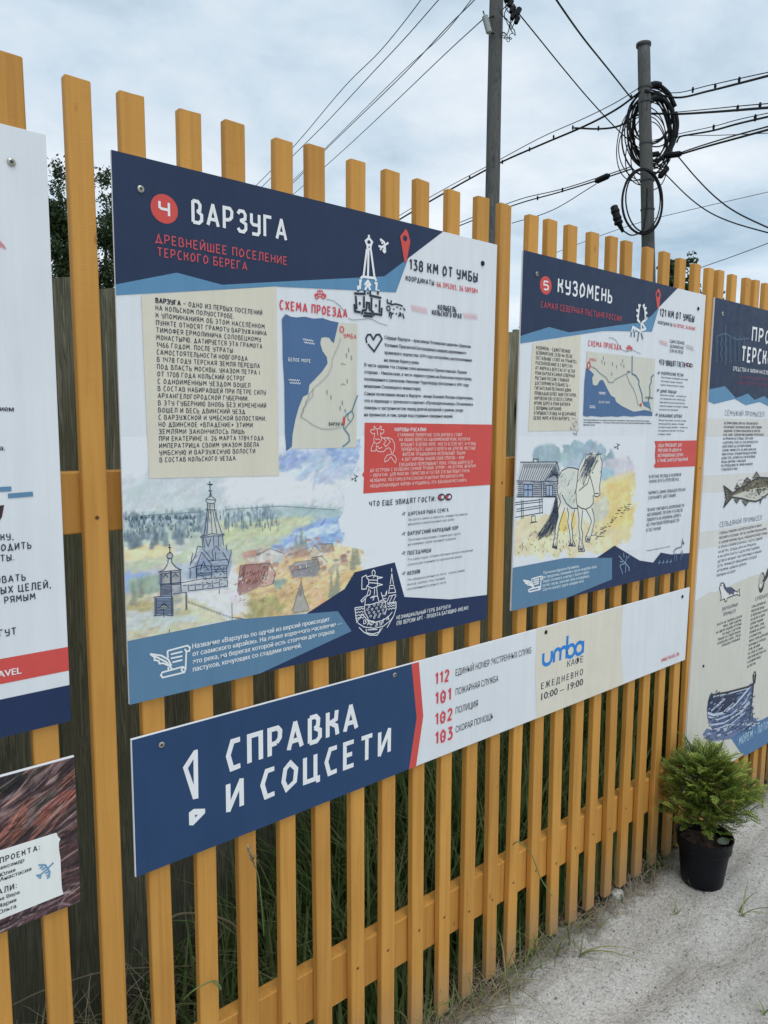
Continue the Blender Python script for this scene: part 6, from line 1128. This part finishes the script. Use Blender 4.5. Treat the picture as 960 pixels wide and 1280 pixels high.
cable("pair of thin wires twisting together over the village board, left of the tall pole", [([(330,262,28),(368,227,26),(407,187,24),(441,154,22),(505,92,19),(557,36,16.5),(593,0,14.5),(612,-24,13)], .013), ([(330,258,28),(368,224,26),(407,185,24),(441,151,22),(505,88,19),(553,44,16.5),(588,1,14.5),(606,-24,13)], .010)], mat=STEELWIRE, group=WG)
cable("thin wire that ends at the tall pole's pale insulator", [([(330,272,26),(370,240,24),(430,187,20),(490,131,17),(557,67,14),(606,22,11.5)], .010)], mat=STEELWIRE, group=WG)

# the coil
cc_ = atd(812, 163, 12.78); root = empty("cable_coil", cc_, "big untidy coil of spare black cable hung on the short pole", "cable coil")
rt = random.Random(12); s13 = 12.78/FPX
def loop(mb, cx_, cy_, rx, ry, r_, D, ang=0.0, wob=.03, turns=1.0, a0=0.0):
    pts = []; n = int(44*turns); k1, k2 = rt.uniform(0, 6), rt.uniform(0, 6)
    for i in range(n+1):
        a = a0+2*math.pi*turns*i/n; f = 1+wob*math.sin(2*a+k1)+wob*.6*math.sin(3*a+k2); u, v = rx*math.cos(a)*f, ry*math.sin(a)*f
        px, py = cx_+u*math.cos(ang)-v*math.sin(ang), cy_+u*math.sin(ang)+v*math.cos(ang); pts.append(atd(px, py, D+.05*math.sin(a+k1)))
    mb.tube(pts, r_, 7, cap=False)
cx_, cy_ = 813.5, 160
for k in range(15):
    mb = MB(cc_); rx_ = rt.uniform(23, 34); loop(mb, cx_+rt.uniform(-3.5, 2.5), cy_+rt.uniform(-3, 10), rx_, rx_*1.35+rt.uniform(5, 14), rt.choice((.009, .011, .014)), 12.74+.012*k, rt.uniform(-.16, .14), .055); mb.build("cable_loop", BLACKRUB, root, True)
for k in range(4):
    mb = MB(cc_); loop(mb, 815+rt.uniform(-3, 3), 150+rt.uniform(-2, 3), rt.uniform(22, 27), rt.uniform(27, 33), .012, 12.8, rt.uniform(-.2, .2), .04); mb.build("cable_loop", BLACKRUB, root, True)
for k in range(4):
    mb = MB(cc_); loop(mb, 800+k*4, 178+k*6, 30-k*2, 46-k*2, .009, 12.9, .1-k*.05, .07); mb.build("cable_loop", BLACKRUB, root, True)
mb = MB(cc_)
for px0, py0, px1, py1 in ((811,108,826,107),(811,126,828,123)): mb.tube(smooth_path([atd(px0,py0,12.7), atd((px0+px1)/2,(py0+py1)/2-2,12.7), atd(px1,py1,12.7)]), .055, 10)
mb.tube(smooth_path([atd(824,106,12.72), atd(836,117,12.72), atd(844,133,12.72)]), .035, 8); mb.tube(smooth_path([atd(826,123,12.72), atd(836,131,12.72), atd(842,146,12.72), atd(843,172,12.72), atd(834,194,12.72)]), [.04]*12+[.028]*13, 8); mb.tube(smooth_path([atd(845,140,12.72), atd(847,155,12.72), atd(845,172,12.72)]), .03, 8)
mb.build("tape_wrap", BLACKRUB, root, True)
mb = MB(cc_)
for q0, q1, rs in (((813,194,12.66),(824,192,12.66),.045),((824,222,12.62),(835,209,12.62),.05)): a_, b_ = atd(*q0), atd(*q1); mb.tube([a_, a_.lerp(b_, .12), a_.lerp(b_, .88), b_], [rs*.5, rs, rs, rs*.5], 10)
mb.build("splice_sleeve", BLACKRUB, root, True)
dr = atd(803, 252, 12.45); root = empty("cable_coil", dr, "small hanging cable loop with a plug-like end, below the big coil", "cable loop")
for r_, dx_ in ((.020, 0), (.013, 2.2), (.011, -1.5)):
    mb = MB(dr); loop(mb, 803+dx_, 252-abs(dx_)*.6, 25.5-abs(dx_), 40-abs(dx_)*.8, r_, 12.42, 0, .02); mb.build("cable_loop", BLACKRUB, root, True)
mb = MB(dr); q0, q1, q2 = atd(767, 257, 12.3), atd(773, 278, 12.3), atd(779, 290, 12.35); mb.tube([q0, q0.lerp(q1, .06), q1, q1.lerp(q2, .3), q2], [.035, .062, .062, .04, .025], 12)
for t_ in (.35, .75, 1.02): p_ = q0.lerp(q1, t_); d_ = (q1-q0).normalized()*.02; mb.tube([p_-d_, p_+d_], .072, 12)
mb.build("cable_end_cap", BLACKRUB, root, True)
mb = MB(dr); mb.tube(smooth_path([atd(778,288,12.35), atd(790,294,12.4), atd(803,287,12.4), atd(808,262,12.42), atd(809,235,12.45)]), .012, 7); mb.build("tail_wire", BLACKRUB, root, True)

# ================================================================== plants
def leafy(name, cols, rough=.55, scale=30):
    m, t, b = new_mat(name); p = pos_xyz(t); oi = N(t, 'ShaderNodeNewGeometry').outputs['Random Per Island']
    c = ramp(t, oi, cols); c = mixc(t, .35, c, ramp(t, tnoise(t, p, scale*.12, 4), [(.3, cols[0][1]), (.7, cols[-1][1])]))
    L(t, c, b.inputs['Base Color']); b.inputs['Roughness'].default_value = rough; b.inputs['Specular IOR Level'].default_value = .3
    tr = N(t, 'ShaderNodeBsdfTranslucent'); L(t, c, tr.inputs[0]); mx_ = N(t, 'ShaderNodeMixShader'); mx_.inputs[0].default_value = .25
    o_ = t.nodes['Material Output']; L(t, b.outputs[0], mx_.inputs[1]); L(t, tr.outputs[0], mx_.inputs[2]); L(t, mx_.outputs[0], o_.inputs[0])
    return m
GRASS = leafy("grass_blade", [(0, (.055, .125, .026)), (.45, (.125, .225, .055)), (.85, (.23, .33, .10)), (1, (.40, .35, .19))])
STRAW = leafy("dry_grass_blade", [(0, (.20, .155, .09)), (.6, (.34, .27, .17)), (1, (.48, .42, .31))])
TREEL = leafy("tree_leaf", [(0, (.022, .040, .017)), (.5, (.042, .070, .026)), (1, (.075, .108, .040))], .5, 3)
def thuja_mat():
    m, t, b = new_mat('thuja_frond'); a = N(t, 'ShaderNodeAttribute', attribute_name='growth')
    c = ramp(t, a.outputs['Fac'], [(0, (.050, .085, .014)), (.35, (.115, .175, .026)), (.62, (.21, .275, .042)), (.86, (.40, .46, .10)), (1, (.48, .40, .15))])
    L(t, c, b.inputs['Base Color']); b.inputs['Roughness'].default_value = .55; b.inputs['Specular IOR Level'].default_value = .3
    tr = N(t, 'ShaderNodeBsdfTranslucent'); L(t, c, tr.inputs[0]); mx_ = N(t, 'ShaderNodeMixShader'); mx_.inputs[0].default_value = .25
    L(t, b.outputs[0], mx_.inputs[1]); L(t, tr.outputs[0], mx_.inputs[2]); L(t, mx_.outputs[0], t.nodes['Material Output'].inputs[0]); return m
THUJA = thuja_mat()
_unused = lambda: leafy("thuja_frond", [(0, (.085, .130, .018)), (.5, (.19, .255, .036)), (.8, (.34, .39, .075)), (1, (.42, .34, .12))], .5, 40)
BARK = simple("bark", (.07, .06, .05), .9, .4, 20, .5)

def blade(vs, fs, base, h, az, lean, w, curl=1.0, seg=5, fold=.0):
    d = Vector((math.cos(az), math.sin(az), 0)); s_ = Vector((-d.y, d.x, 0)); b0 = len(vs)
    for i in range(seg+1):
        t_ = i/seg; out_ = lean*h*(t_**(1+curl)); z_ = h*(t_-.42*lean*t_**(2+curl))
        ww_ = w*(1-t_**1.8)*.5+.0002; c = Vector(base)+d*out_+Vector((0, 0, z_))
        vs.append(c-s_*ww_); vs.append(c+s_*ww_)
    for i in range(seg): fs.append((b0+2*i, b0+2*i+1, b0+2*i+3, b0+2*i+2))
rg = random.Random(17)
vs, fs = [], []; n_ = 0
while n_ < 9500:                                # tall grass in the strip between the two fences
    x = rg.uniform(.1, 4.7); y = rg.uniform(.055, .56)
    dens = .16+.84*max(0, min(1, (x-.65)/.7))*(.55+.45*noise.noise(Vector((x*3, y*4, 0))))
    if rg.random() > dens: continue
    n_ += 1; tall = .20+.75*max(0, min(1, (x-.55)/1.2)); h_ = rg.uniform(.35, 1.05)*tall*(1 if y > .12 else .75)
    az_ = rg.uniform(0, 6.28); ln_ = rg.uniform(.12, .75)
    if y+math.sin(az_)*ln_*h_ < .055 and rg.random() < .9985: az_ = -az_
    ln_ = min(ln_, max(.05, (.59-y)/max(.01, h_*abs(math.sin(az_)))))
    blade(vs, fs, (x, y, gz(x, y)-.01), h_, az_, ln_, rg.uniform(.004, .0135)*(1.35 if rg.random() < .2 else 1), rg.uniform(.4, 1.4))
o = link_mesh("tall_grass", vs, fs, GRASS); tag(o, "tall dark green grass growing between the two fences", "grass", kind="stuff")
vs, fs = [], []
for i in range(2000):
    x = rg.uniform(.0, 4.4); y = rg.uniform(.05, .5); blade(vs, fs, (x, y, gz(x, y)-.005), min(.06+y*.7, rg.uniform(.08, .42)), rg.uniform(0, 3.14) if rg.random() < .9 else rg.uniform(0, 6.28), rg.uniform(.6, 1.7), rg.uniform(.0015, .004), rg.uniform(.3, 1))
for i in range(1500):
    x = rg.uniform(.3, 2.9); y = rg.gauss(.0, .035); y = max(-.12, min(.06, y))
    if rg.random() < .35: x = rg.uniform(.6, 1.65)
    blade(vs, fs, (x, y, gz(x, y)-.002), rg.uniform(.03, .12), rg.uniform(0, 6.28), rg.uniform(.8, 2.4), rg.uniform(.001, .0026), rg.uniform(.2, .8))
o = link_mesh("dry_grass", vs, fs, STRAW); tag(o, "dry straw-coloured grass litter along the foot of the pickets", "dry grass", kind="stuff")
vs, fs = [], []
for i in range(520):                            # green blades at the foot of the pickets
    x = rg.uniform(.9, 4.3); y = rg.gauss(.005, .035); cl = noise.noise(Vector((x*5, 3, 0)))
    if cl < -.05: continue
    blade(vs, fs, (x, y, gz(x, y)-.004), rg.uniform(.04, .19), rg.uniform(0, 6.28), rg.uniform(.3, 1.2), rg.uniform(.002, .005), rg.uniform(.4, 1.2))
o = link_mesh("low_grass", vs, fs, GRASS); tag(o, "short green grass sprouting at the picket feet beside the gravel", "grass", kind="stuff")

def tuft(label, px, py, spec, mat=GRASS):
    q = atg(px, py); vs, fs = [], []
    for (h_, az, ln, w_, cu) in spec: blade(vs, fs, (rg.uniform(-.008, .008), rg.uniform(-.008, .008), gz(q.x, q.y)-.004), h_, az, ln, w_, cu, 7)
    o = link_mesh("grass_tuft", vs, fs, mat, loc=(q.x, q.y, 0)); tag(o, label, "grass tuft", "grass tufts on the gravel"); return o
tuft("bent green grass tuft on the gravel right of the pot, at the right edge", 926, 1140, [(.10, -.2, 1.1, .006, .6), (.13, .3, 1.3, .005, .6), (.08, 2.5, 1.0, .005, .8), (.10, -1.2, 1.5, .006, .5), (.06, 1.8, .4, .004, .8), (.12, -.9, 1.6, .005, .5)])
tuft("small sparse grass tuft on open gravel left of the potted shrub", 845, 1142, [(.07, 2.2, .7, .004, .8), (.05, .4, .9, .004, .8), (.08, 1.6, .4, .004, .8), (.05, 3.2, 1.2, .004, .6), (.04, -.5, 1.0, .003, .6)])
tuft("long grass blades lying out over the gravel from the picket feet, lower middle", 725, 1195, [(.14, -1.1, 1.7, .007, .5), (.12, -.8, 1.9, .006, .5), (.10, 2.2, .9, .005, .7), (.13, -1.3, 1.3, .005, .6), (.06, .5, 1.2, .004, .6)])
tuft("straggling grass tuft at the edge of the gravel, bottom middle of the photo", 632, 1238, [(.10, -.9, 1.2, .005, .7), (.12, -.2, 1.5, .005, .6), (.08, 2.4, .8, .004, .7), (.10, 3.4, 1.3, .005, .5), (.12, -1.6, 1.5, .004, .6), (.07, 1.2, .6, .004, .8), (.09, .6, 1.4, .004, .6)])
tuft("small green tuft in the lower right corner of the photo", 955, 1262, [(.05, 1.0, .8, .005, .7), (.06, 2.4, 1.1, .005, .7), (.05, -.6, 1.2, .005, .6), (.06, 3.4, .9, .005, .7)])
tuft("curling dry and green wisps where the gravel meets the pickets left of the pot", 818, 1092, [(.12, 2.6, .9, .004, .7), (.13, 1.9, .5, .004, .8), (.09, -.6, 1.4, .004, .5), (.10, 3.3, 1.2, .004, .6)], STRAW)

def stem(label, pts, r_, mat, seeds=None, name="grass_stalk"):
    p0 = Vector(pts[0]); mb = MB(p0); mb.tube(smooth_path(pts, 8), r_, 5)
    o = mb.build(name, mat, None, True); tag(o, label, "grass stalk")
    if seeds:
        vs, fs = [], []
        for i in range(26):
            t_ = i/25; q = Vector(seeds[0]).lerp(Vector(seeds[1]), t_)-p0; blade(vs, fs, q, rg.uniform(.010, .022), rg.uniform(0, 6.28), rg.uniform(.4, 1.0), .0035, .6, 3)
        s_ = link_mesh("seed_head", vs, fs, STRAW, o)
at_ = lambda px, py, Y: at(px, py, Y)
stem("thin grass stalk with a seed head in front of a picket under the help board", [at_(330,1170,-.02), at_(326,1120,-.02), at_(322,1092,-.02), at_(311,1064,-.02)], .0011, GRASS, (at_(319,1085,-.02), at_(310,1062,-.02)))
stem("broad dry grass blade bent over behind the pickets under the help board", [at_(206,1155,.12), at_(222,1143,.12), at_(250,1142,.12), at_(282,1150,.12), at_(298,1165,.12), at_(300,1200,.12)], .0026, STRAW)
stem("long green grass blade arching across two pickets at the fence's lower left", [at_(228,1250,.02), at_(245,1236,-.012), at_(268,1226,-.012), at_(275,1236,-.012), at_(240,1195,.06)], .0016, GRASS)
stem("green grass blade leaning out across the pickets, right of the middle", [at_(634,1064,.03), at_(648,1052,-.01), at_(664,1068,-.03), at_(676,1098,-.05), at_(690,1120,-.07)], .0017, GRASS)
stem("long straight dry stalk lying across the gap at the bottom left", [at_(16,1256,.2), at_(60,1236,.22), at_(140,1213,.25), at_(245,1207,.3)], .0016, STRAW)

# stones
def stone(label, px, py, r_, seed, mat):
    q = atg(px, py); bm = bmesh.new(); bmesh.ops.create_icosphere(bm, subdivisions=3, radius=1)
    for v in bm.verts: n = noise.noise(v.co*1.4+Vector((seed, 0, 0))); v.co = Vector((v.co.x*1.35, v.co.y, v.co.z*.75))*r_*(1+.28*n)
    me = bpy.data.meshes.new("stone"); bm.to_mesh(me); bm.free(); me.materials.append(mat); o = bpy.data.objects.new("stone", me); COL.objects.link(o); o.location = (q.x, q.y, gz(q.x, q.y)+r_*.35)
    tag(o, label, "stone", "loose stones on the gravel")
PALE = simple("pale_stone", (.52, .50, .47), .85, .2, 40, .4)
stone("pale white stone lying at the foot of the pickets left of the pot", 772, 1117, .020, 1, PALE)
stone("small brownish stone against a picket foot below the help board's right half", 704, 1152, .011, 5, simple("brown_stone", (.32, .24, .17), .85, .3, 40, .4))
vs, fs, mi = [], [], []
ico = bmesh.new(); bmesh.ops.create_icosphere(ico, subdivisions=1, radius=1); iv = [v.co.copy() for v in ico.verts]; iff = [tuple(v.index for v in f.verts) for f in ico.faces]; ico.free()
for i in range(7000):
    x = rg.uniform(1.2, 4.2); y = .03-abs(rg.gauss(0, .55))
    r_ = abs(rg.gauss(0, .0013))+.0007+(.004*rg.random() if rg.random() < .006 else 0); b0 = len(vs); sc = Vector((rg.uniform(.7, 1.3), rg.uniform(.7, 1.3), rg.uniform(.5, .8)))*r_; z_ = gz(x, y)+r_*.15
    k_ = noise.noise(Vector((i*.7, 0, 0)))
    for v in iv: vs.append((x+v.x*sc.x*(1+.2*k_), y+v.y*sc.y, z_+v.z*sc.z))
    fs += [tuple(b0+j for j in f) for f in iff]; m_i = rg.choice((0, 0, 0, 1, 2)); mi += [m_i]*len(iff)
o = link_mesh("gravel_grains", vs, fs, [simple("grit_grey", (.34, .32, .29), .9, .3, 60), simple("grit_dark", (.17, .16, .145), .9, .3, 60), PALE], None, mi)
tag(o, "loose grit scattered over the pale gravel", "gravel", kind="stuff")

# ------------------------------------------------------------------ potted thuja
pc_ = atg(877, 1100); pc_.z = gz(pc_.x, pc_.y); zb0 = .002
PS = .89
pot = empty("potted_shrub", (pc_.x, pc_.y, pc_.z), "young feathery evergreen shrub in a black plastic pot beside the fence", "potted plant")
POT = simple("black_plastic_pot", (.004, .005, .008), .45, .4, 25, .05, .2)
def lathe(name, prof, mat, parent, n=48, wob=.0):
    vs = [(PS*r_*math.cos(2*math.pi*j/n)*(1+wob*math.sin(3*2*math.pi*j/n+z_*9)), PS*r_*math.sin(2*math.pi*j/n), z_*.88) for r_, z_ in prof for j in range(n)]
    fs = [(i*n+j, i*n+(j+1) % n, (i+1)*n+(j+1) % n, (i+1)*n+j) for i in range(len(prof)-1) for j in range(n)]
    return link_mesh(name, vs, fs, mat, parent, None, True)
PR = .112                                       # rim radius
o = lathe("pot_body", [(.0, .0), (.076, .0), (.082, .004), (.0835, .012), (.099, .150), (.1005, .160), (.0975, .160), (.093, .10), (.078, .012), (0, .012)], POT, pot, wob=.008)
o = lathe("pot_rim", [(.1015, .158), (.108, .160), (.1085, .172), (.1105, .205), (.1135, .209), (.1135, .214), (.110, .215), (.1065, .209), (.1045, .172), (.1015, .158)], POT, pot, wob=.006)
n = 40; vs = []; fs = []
for i in range(9):
    for j in range(n): r_ = .104*PS*i/8; a = 2*math.pi*j/n; vs.append((r_*math.cos(a), r_*math.sin(a), .155+.012*noise.noise(Vector((r_*30*math.cos(a), r_*30*math.sin(a), 2)))-.006*(i/8)))
fs = [(i*n+j, i*n+(j+1) % n, (i+1)*n+(j+1) % n, (i+1)*n+j) for i in range(8) for j in range(n)]
link_mesh("potting_soil", vs, fs, simple("brown_potting_soil", (.075, .048, .036), .95, .7, 90, .9), pot)
mb = MB(); mb.tube([(.0, 0, .145), (.004, .003, .22), (-.004, .004, .28), (.0, .0, .36), (.003, 0, .46)], [.008, .007, .006, .005, .003], 8)
for i in range(26):
    a = rg.uniform(0, 6.28); z_ = rg.uniform(.2, .42); l_ = rg.uniform(.06, .14); mb.tube([(0, 0, z_), (l_*.5*math.cos(a), l_*.5*math.sin(a), z_+.03), (l_*math.cos(a), l_*math.sin(a), z_+rg.uniform(.03, .10))], [.003, .002, .0012], 5)
mb.build("stem", simple("shrub_bark", (.12, .08, .05), .9, .3, 60), pot, True)
vs, fs = [], []; rf = random.Random(31); tv = []; FR = [0.0]
def leaf(c, d, up, l_, w_):
    s_ = d.cross(up); s_ = s_.normalized() if s_.length > 1e-5 else Vector((1, 0, 0)); b0 = len(vs)
    vs.extend([c-s_*w_*.35, c+d*l_*.45-s_*w_*.5, c+d*l_, c+d*l_*.45+s_*w_*.5]); fs.append((b0, b0+1, b0+2, b0+3)); tv.extend([FR[0]]*4)
def frond(p, d, l_, depth=0):
    up = Vector((rf.uniform(-.4, .4), rf.uniform(-.4, .4), 1)).normalized(); s_ = d.cross(up)
    if s_.length < 1e-3: return
    s_.normalize(); k_ = 7; fr_ = rf.uniform(.0, .62)
    for i in range(k_):
        t_ = (i+.5)/k_; FR[0] = fr_+.38*t_; c = p+d*l_*t_+up*(.08*l_*math.sin(t_*3)); bl_ = l_*.46*(1-t_*.72)
        for sg in (1, -1):
            dd = (d*.75+s_*sg*.75+up*rf.uniform(-.15, .25)).normalized(); leaf(c, dd, up, bl_*rf.uniform(.75, 1.15), .0042)
            if depth == 0 and i < 5:
                for q in (.35, .68):
                    c2 = c+dd*bl_*q; leaf(c2, (dd*.6+d*.8).normalized(), up, bl_*.42, .0038)
    leaf(p, d, up, l_, .0022)
for i in range(980):
    a = rf.uniform(0, 6.28); z_ = rf.betavariate(1.7, 1.6); hh = .222+.272*z_
    prof_r = .172*(max(0, 1-((z_-.46)/.62)**2))**.55*(.84+.42*noise.noise(Vector((math.cos(a)*1.6, math.sin(a)*1.6, z_*3.5))))
    rr_ = prof_r*(rf.uniform(.12, .98)**.6 if i % 3 else rf.uniform(.05, .5))
    p = Vector((rr_*math.cos(a), rr_*math.sin(a), hh)); d = Vector((math.cos(a)*(.9-.4*z_), math.sin(a)*(.9-.4*z_), rf.uniform(.15, 1.0)*(.45+z_*.9)-.12)).normalized(); d = (d+Vector((rf.gauss(0, .28), rf.gauss(0, .28), rf.gauss(0, .22)))).normalized()
    if i % 22 == 0: p = p*1.0+d*.03
    frond(p-d*.02, d, rf.uniform(.038, .082)*(1.25 if i % 22 == 0 else 1), 0 if rf.random() < .8 else 1)
fo_ = link_mesh("foliage", vs, fs, THUJA, pot); at__ = fo_.data.attributes.new('growth', 'FLOAT', 'POINT'); at__.data.foreach_set('value', tv)
mb = MB(); q = [(.045+.028*math.cos(t_*.785)*1.15, -.05+.020*math.sin(t_*.785), .165+.002*(t_ % 2)) for t_ in range(8)]; mb.add(q, [tuple(range(8))]); mb.add([(-.02, -.078, .165), (.002, -.084, .166), (.008, -.077, .168), (-.014, -.070, .167)], [(0, 1, 2, 3)]); mb.build("fallen_leaf", simple("grey_green_leaf", (.26, .29, .24), .6, .3, 60), pot)

# ------------------------------------------------------------------ trees beyond the fences
def tree(name, label, base, H, R, nleaf, seed, lsize=.07, crown0=.22, holes=.35, nlimb=34, group="trees beyond the old fence", shape=1.0):
    rt_ = random.Random(seed); base = Vector(base); root = empty(name, base, label, "tree", group)
    mb = MB(base); mb.tube([base+Vector((.05*R*math.sin(i*1.3), .05*R*math.cos(i*1.7), H*.92*i/10)) for i in range(11)], [max(.012, .018*H*(1-i/10.6)) for i in range(11)], 10); tips = []
    for i in range(nlimb):
        t_ = crown0+(.97-crown0)*rt_.random(); a = rt_.uniform(0, 6.28); l_ = R*(1-.72*((t_-crown0)/(1-crown0))**shape)*rt_.uniform(.5, 1.05)
        p0_ = base+Vector((0, 0, H*.92*t_)); p2_ = p0_+Vector((l_*math.cos(a), l_*math.sin(a), l_*rt_.uniform(.15, .75))); p1_ = p0_.lerp(p2_, .5)+Vector((0, 0, l_*.08))
        mb.tube([p0_, p1_, p2_], [.0045*H*(1-t_*.7), .003*H*(1-t_*.7), .004], 5)
        for q in (.4, .6, .8, 1.0): tips.append((p0_.lerp(p2_, q)+Vector((0, 0, l_*.06)), l_))
    tips += [(base+Vector((0, 0, H*q)), R*(1.25-q)) for q in (.62, .7, .78, .86, .92, .97, .99) for _ in range(3)]; mb.build("trunk", BARK, root, True)
    vs, fs = [], []
    for i in range(nleaf):
        c, l_ = tips[rt_.randrange(len(tips))]; s_ = max(.20, .42*l_)
        p = c+Vector((rt_.gauss(0, s_*.55), rt_.gauss(0, s_*.55), rt_.gauss(0, s_*.5)))
        if noise.noise(p*(2.2/max(.6, R*.5))+Vector((seed, 0, 0))) < -holes*.55: continue
        n_ = Vector((rt_.gauss(0, 1), rt_.gauss(0, 1), rt_.gauss(0, 1))).normalized(); u = n_.orthogonal().normalized(); v = n_.cross(u); sz = lsize*rt_.uniform(.55, 1.3); b0 = len(vs)
        vs.extend([p-u*sz-base, p+v*sz*.5-base, p+u*sz-base, p-v*sz*.5-base]); fs.append((b0, b0+1, b0+2, b0+3))
    link_mesh("crown", vs, fs, TREEL, root); return root
def gnd(px, D):                                  # ground point below a direction, at a depth along the view
    q = atd(px, 540, D); return (q.x, q.y, 0)
tree("birch_tree", "dark leafy tree showing left of the picket between the two leftmost boards", gnd(86, 17), 7.35, 1.05, 26000, 3, .042, .12, .60, 90, shape=.8)
tree("birch_tree", "dark leafy tree showing right of the picket between the two leftmost boards", gnd(142, 17.5), 7.35, 1.0, 24000, 9, .042, .12, .62, 90, shape=.7)
tree("deciduous_tree", "distant dark tree in the gaps above the horse board, left one", gnd(826, 30), 8.1, 2.0, 11000, 14, .10, .2, .12)
tree("deciduous_tree", "distant dark tree in the gaps above the horse board, middle one", gnd(850, 32), 8.9, 2.2, 11000, 24, .10, .2, .12)
tree("deciduous_tree", "distant dark tree in the gaps above the horse board, rightmost one", gnd(880, 34), 8.2, 2.0, 11000, 34, .11, .2, .12)
tree("deciduous_tree", "bushy tree low in the gap between the village and horse boards", gnd(655, 20), 4.1, 1.5, 8000, 44, .07, .05, .15)
tree("birch_tree", "leafy tree hidden mostly by the village board, top below its upper edge", gnd(330, 22), 6.2, 2.0, 8000, 54, .08, .12, .3)
tree("deciduous_tree", "leafy shrub just behind a gap in the old board fence", (1.15, 1.9, 0), 1.9, .8, 3500, 64, .05, .02, .2)
